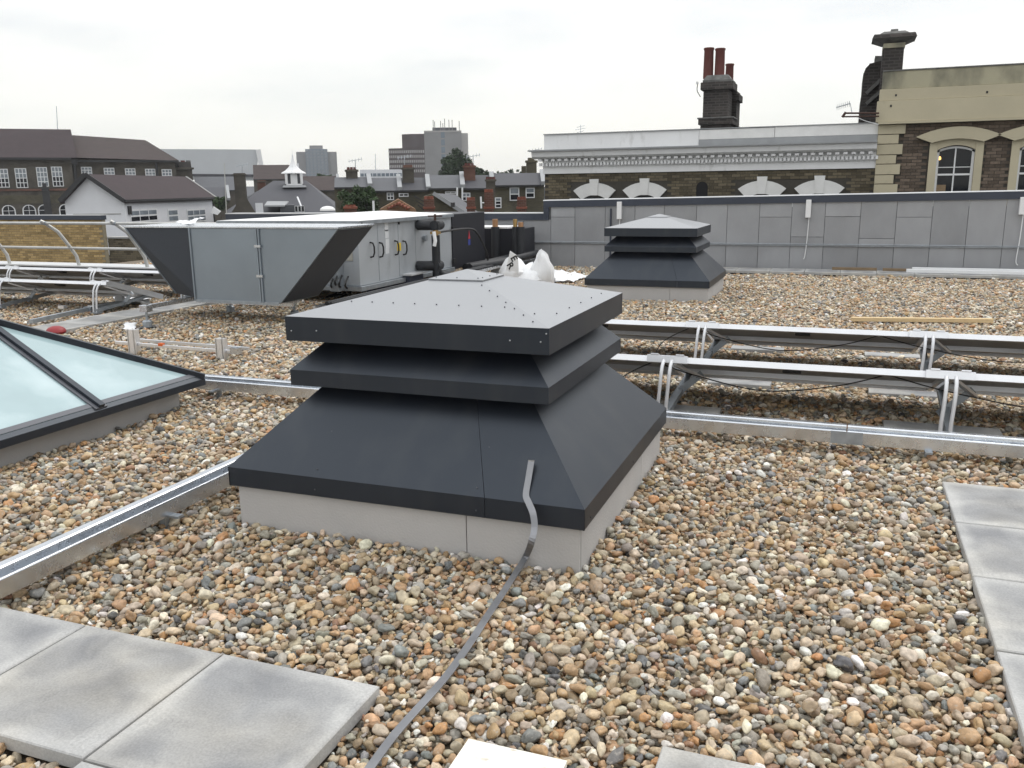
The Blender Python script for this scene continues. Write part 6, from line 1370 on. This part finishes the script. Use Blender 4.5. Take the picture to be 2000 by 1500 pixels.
# white aerial sheet / stuff on the terrace and the tilted white panel by the house
p = atd(421, 413, 55); tag(MB(dmat(421, 413, 55)).poly([(-.25, 0, p.z-.1), (.1, 0, p.z-.22), (.32, 0, p.z), (-.1, 0, p.z+.3)], (0, .08, .02)).build('satellite_dish', 'white_paint'), 'tilted white dish at the right corner of the white house', 'dish')
# distant ridge of town roofs closing the horizon
def far_town():
    m = MB(); rr = random.Random(5)
    for k in range(260):
        D = rr.uniform(170, 600); lat = rr.uniform(-.75, .75)*D; p = HD*D + _r*lat; h_ = rr.uniform(-2, 3.0)
        Mx = Matrix.Translation((p.x, p.y, 0)) @ Matrix.Rotation(rr.uniform(0, 3), 4, 'Z'); w_, d_ = rr.uniform(4, 12), rr.uniform(4, 7)
        v = [(-w_, -d_, -9), (w_, -d_, -9), (w_, d_, -9), (-w_, d_, -9), (-w_, -d_, h_-3), (w_, -d_, h_-3), (w_, d_, h_-3), (-w_, d_, h_-3), (-w_, 0, h_), (w_, 0, h_)]
        m2 = MB(Mx).add(v, [(0,1,5,4),(2,3,7,6),(1,2,6,9,5),(3,0,4,8,7),(4,5,9,8),(6,7,8,9)]); m.add(m2.v, m2.f)
    tag(m.build('distant_roofs', 'slate'), 'far town of low slate roofs massed to the horizon', 'roofs', kind='stuff')
far_town()
# a scrap of white sheet on the duct
a = aty(345, 438, DY+.1); b = aty(368, 438, DY+.1)
crumple('plastic_scrap', [Vector((a.x, DY+.1, 0)), Vector((b.x, DY+.1, 0)), Vector((b.x, DY+.4, 0)), Vector((a.x, DY+.4, 0))], lambda u, w_: DT+.06, 'plastic_white', 'small crumpled white plastic scrap on top of the cowl duct', 'plastic scrap', n=8, amp=.08, seed=12)
#BG1
make_gravel()
# ------------------------------------------------------------------ thin summer haze over the town
hz_m = bpy.data.materials.new('haze_air'); hz_m.use_nodes = True; t_ = hz_m.node_tree; t_.nodes.clear()
o_ = t_.nodes.new('ShaderNodeOutputMaterial'); v_ = t_.nodes.new('ShaderNodeVolumePrincipled'); v_.inputs['Color'].default_value = (.93, .95, 1, 1); v_.inputs['Density'].default_value = HAZE
t_.links.new(v_.outputs[0], o_.inputs['Volume']); MATS['haze_air'] = hz_m
if HAZE: tag(MB().box(-910, 910, -210, 1510, -10.4, 48).build('haze', 'haze_air'), 'thin pale haze in the air over the town', 'haze', kind='stuff')
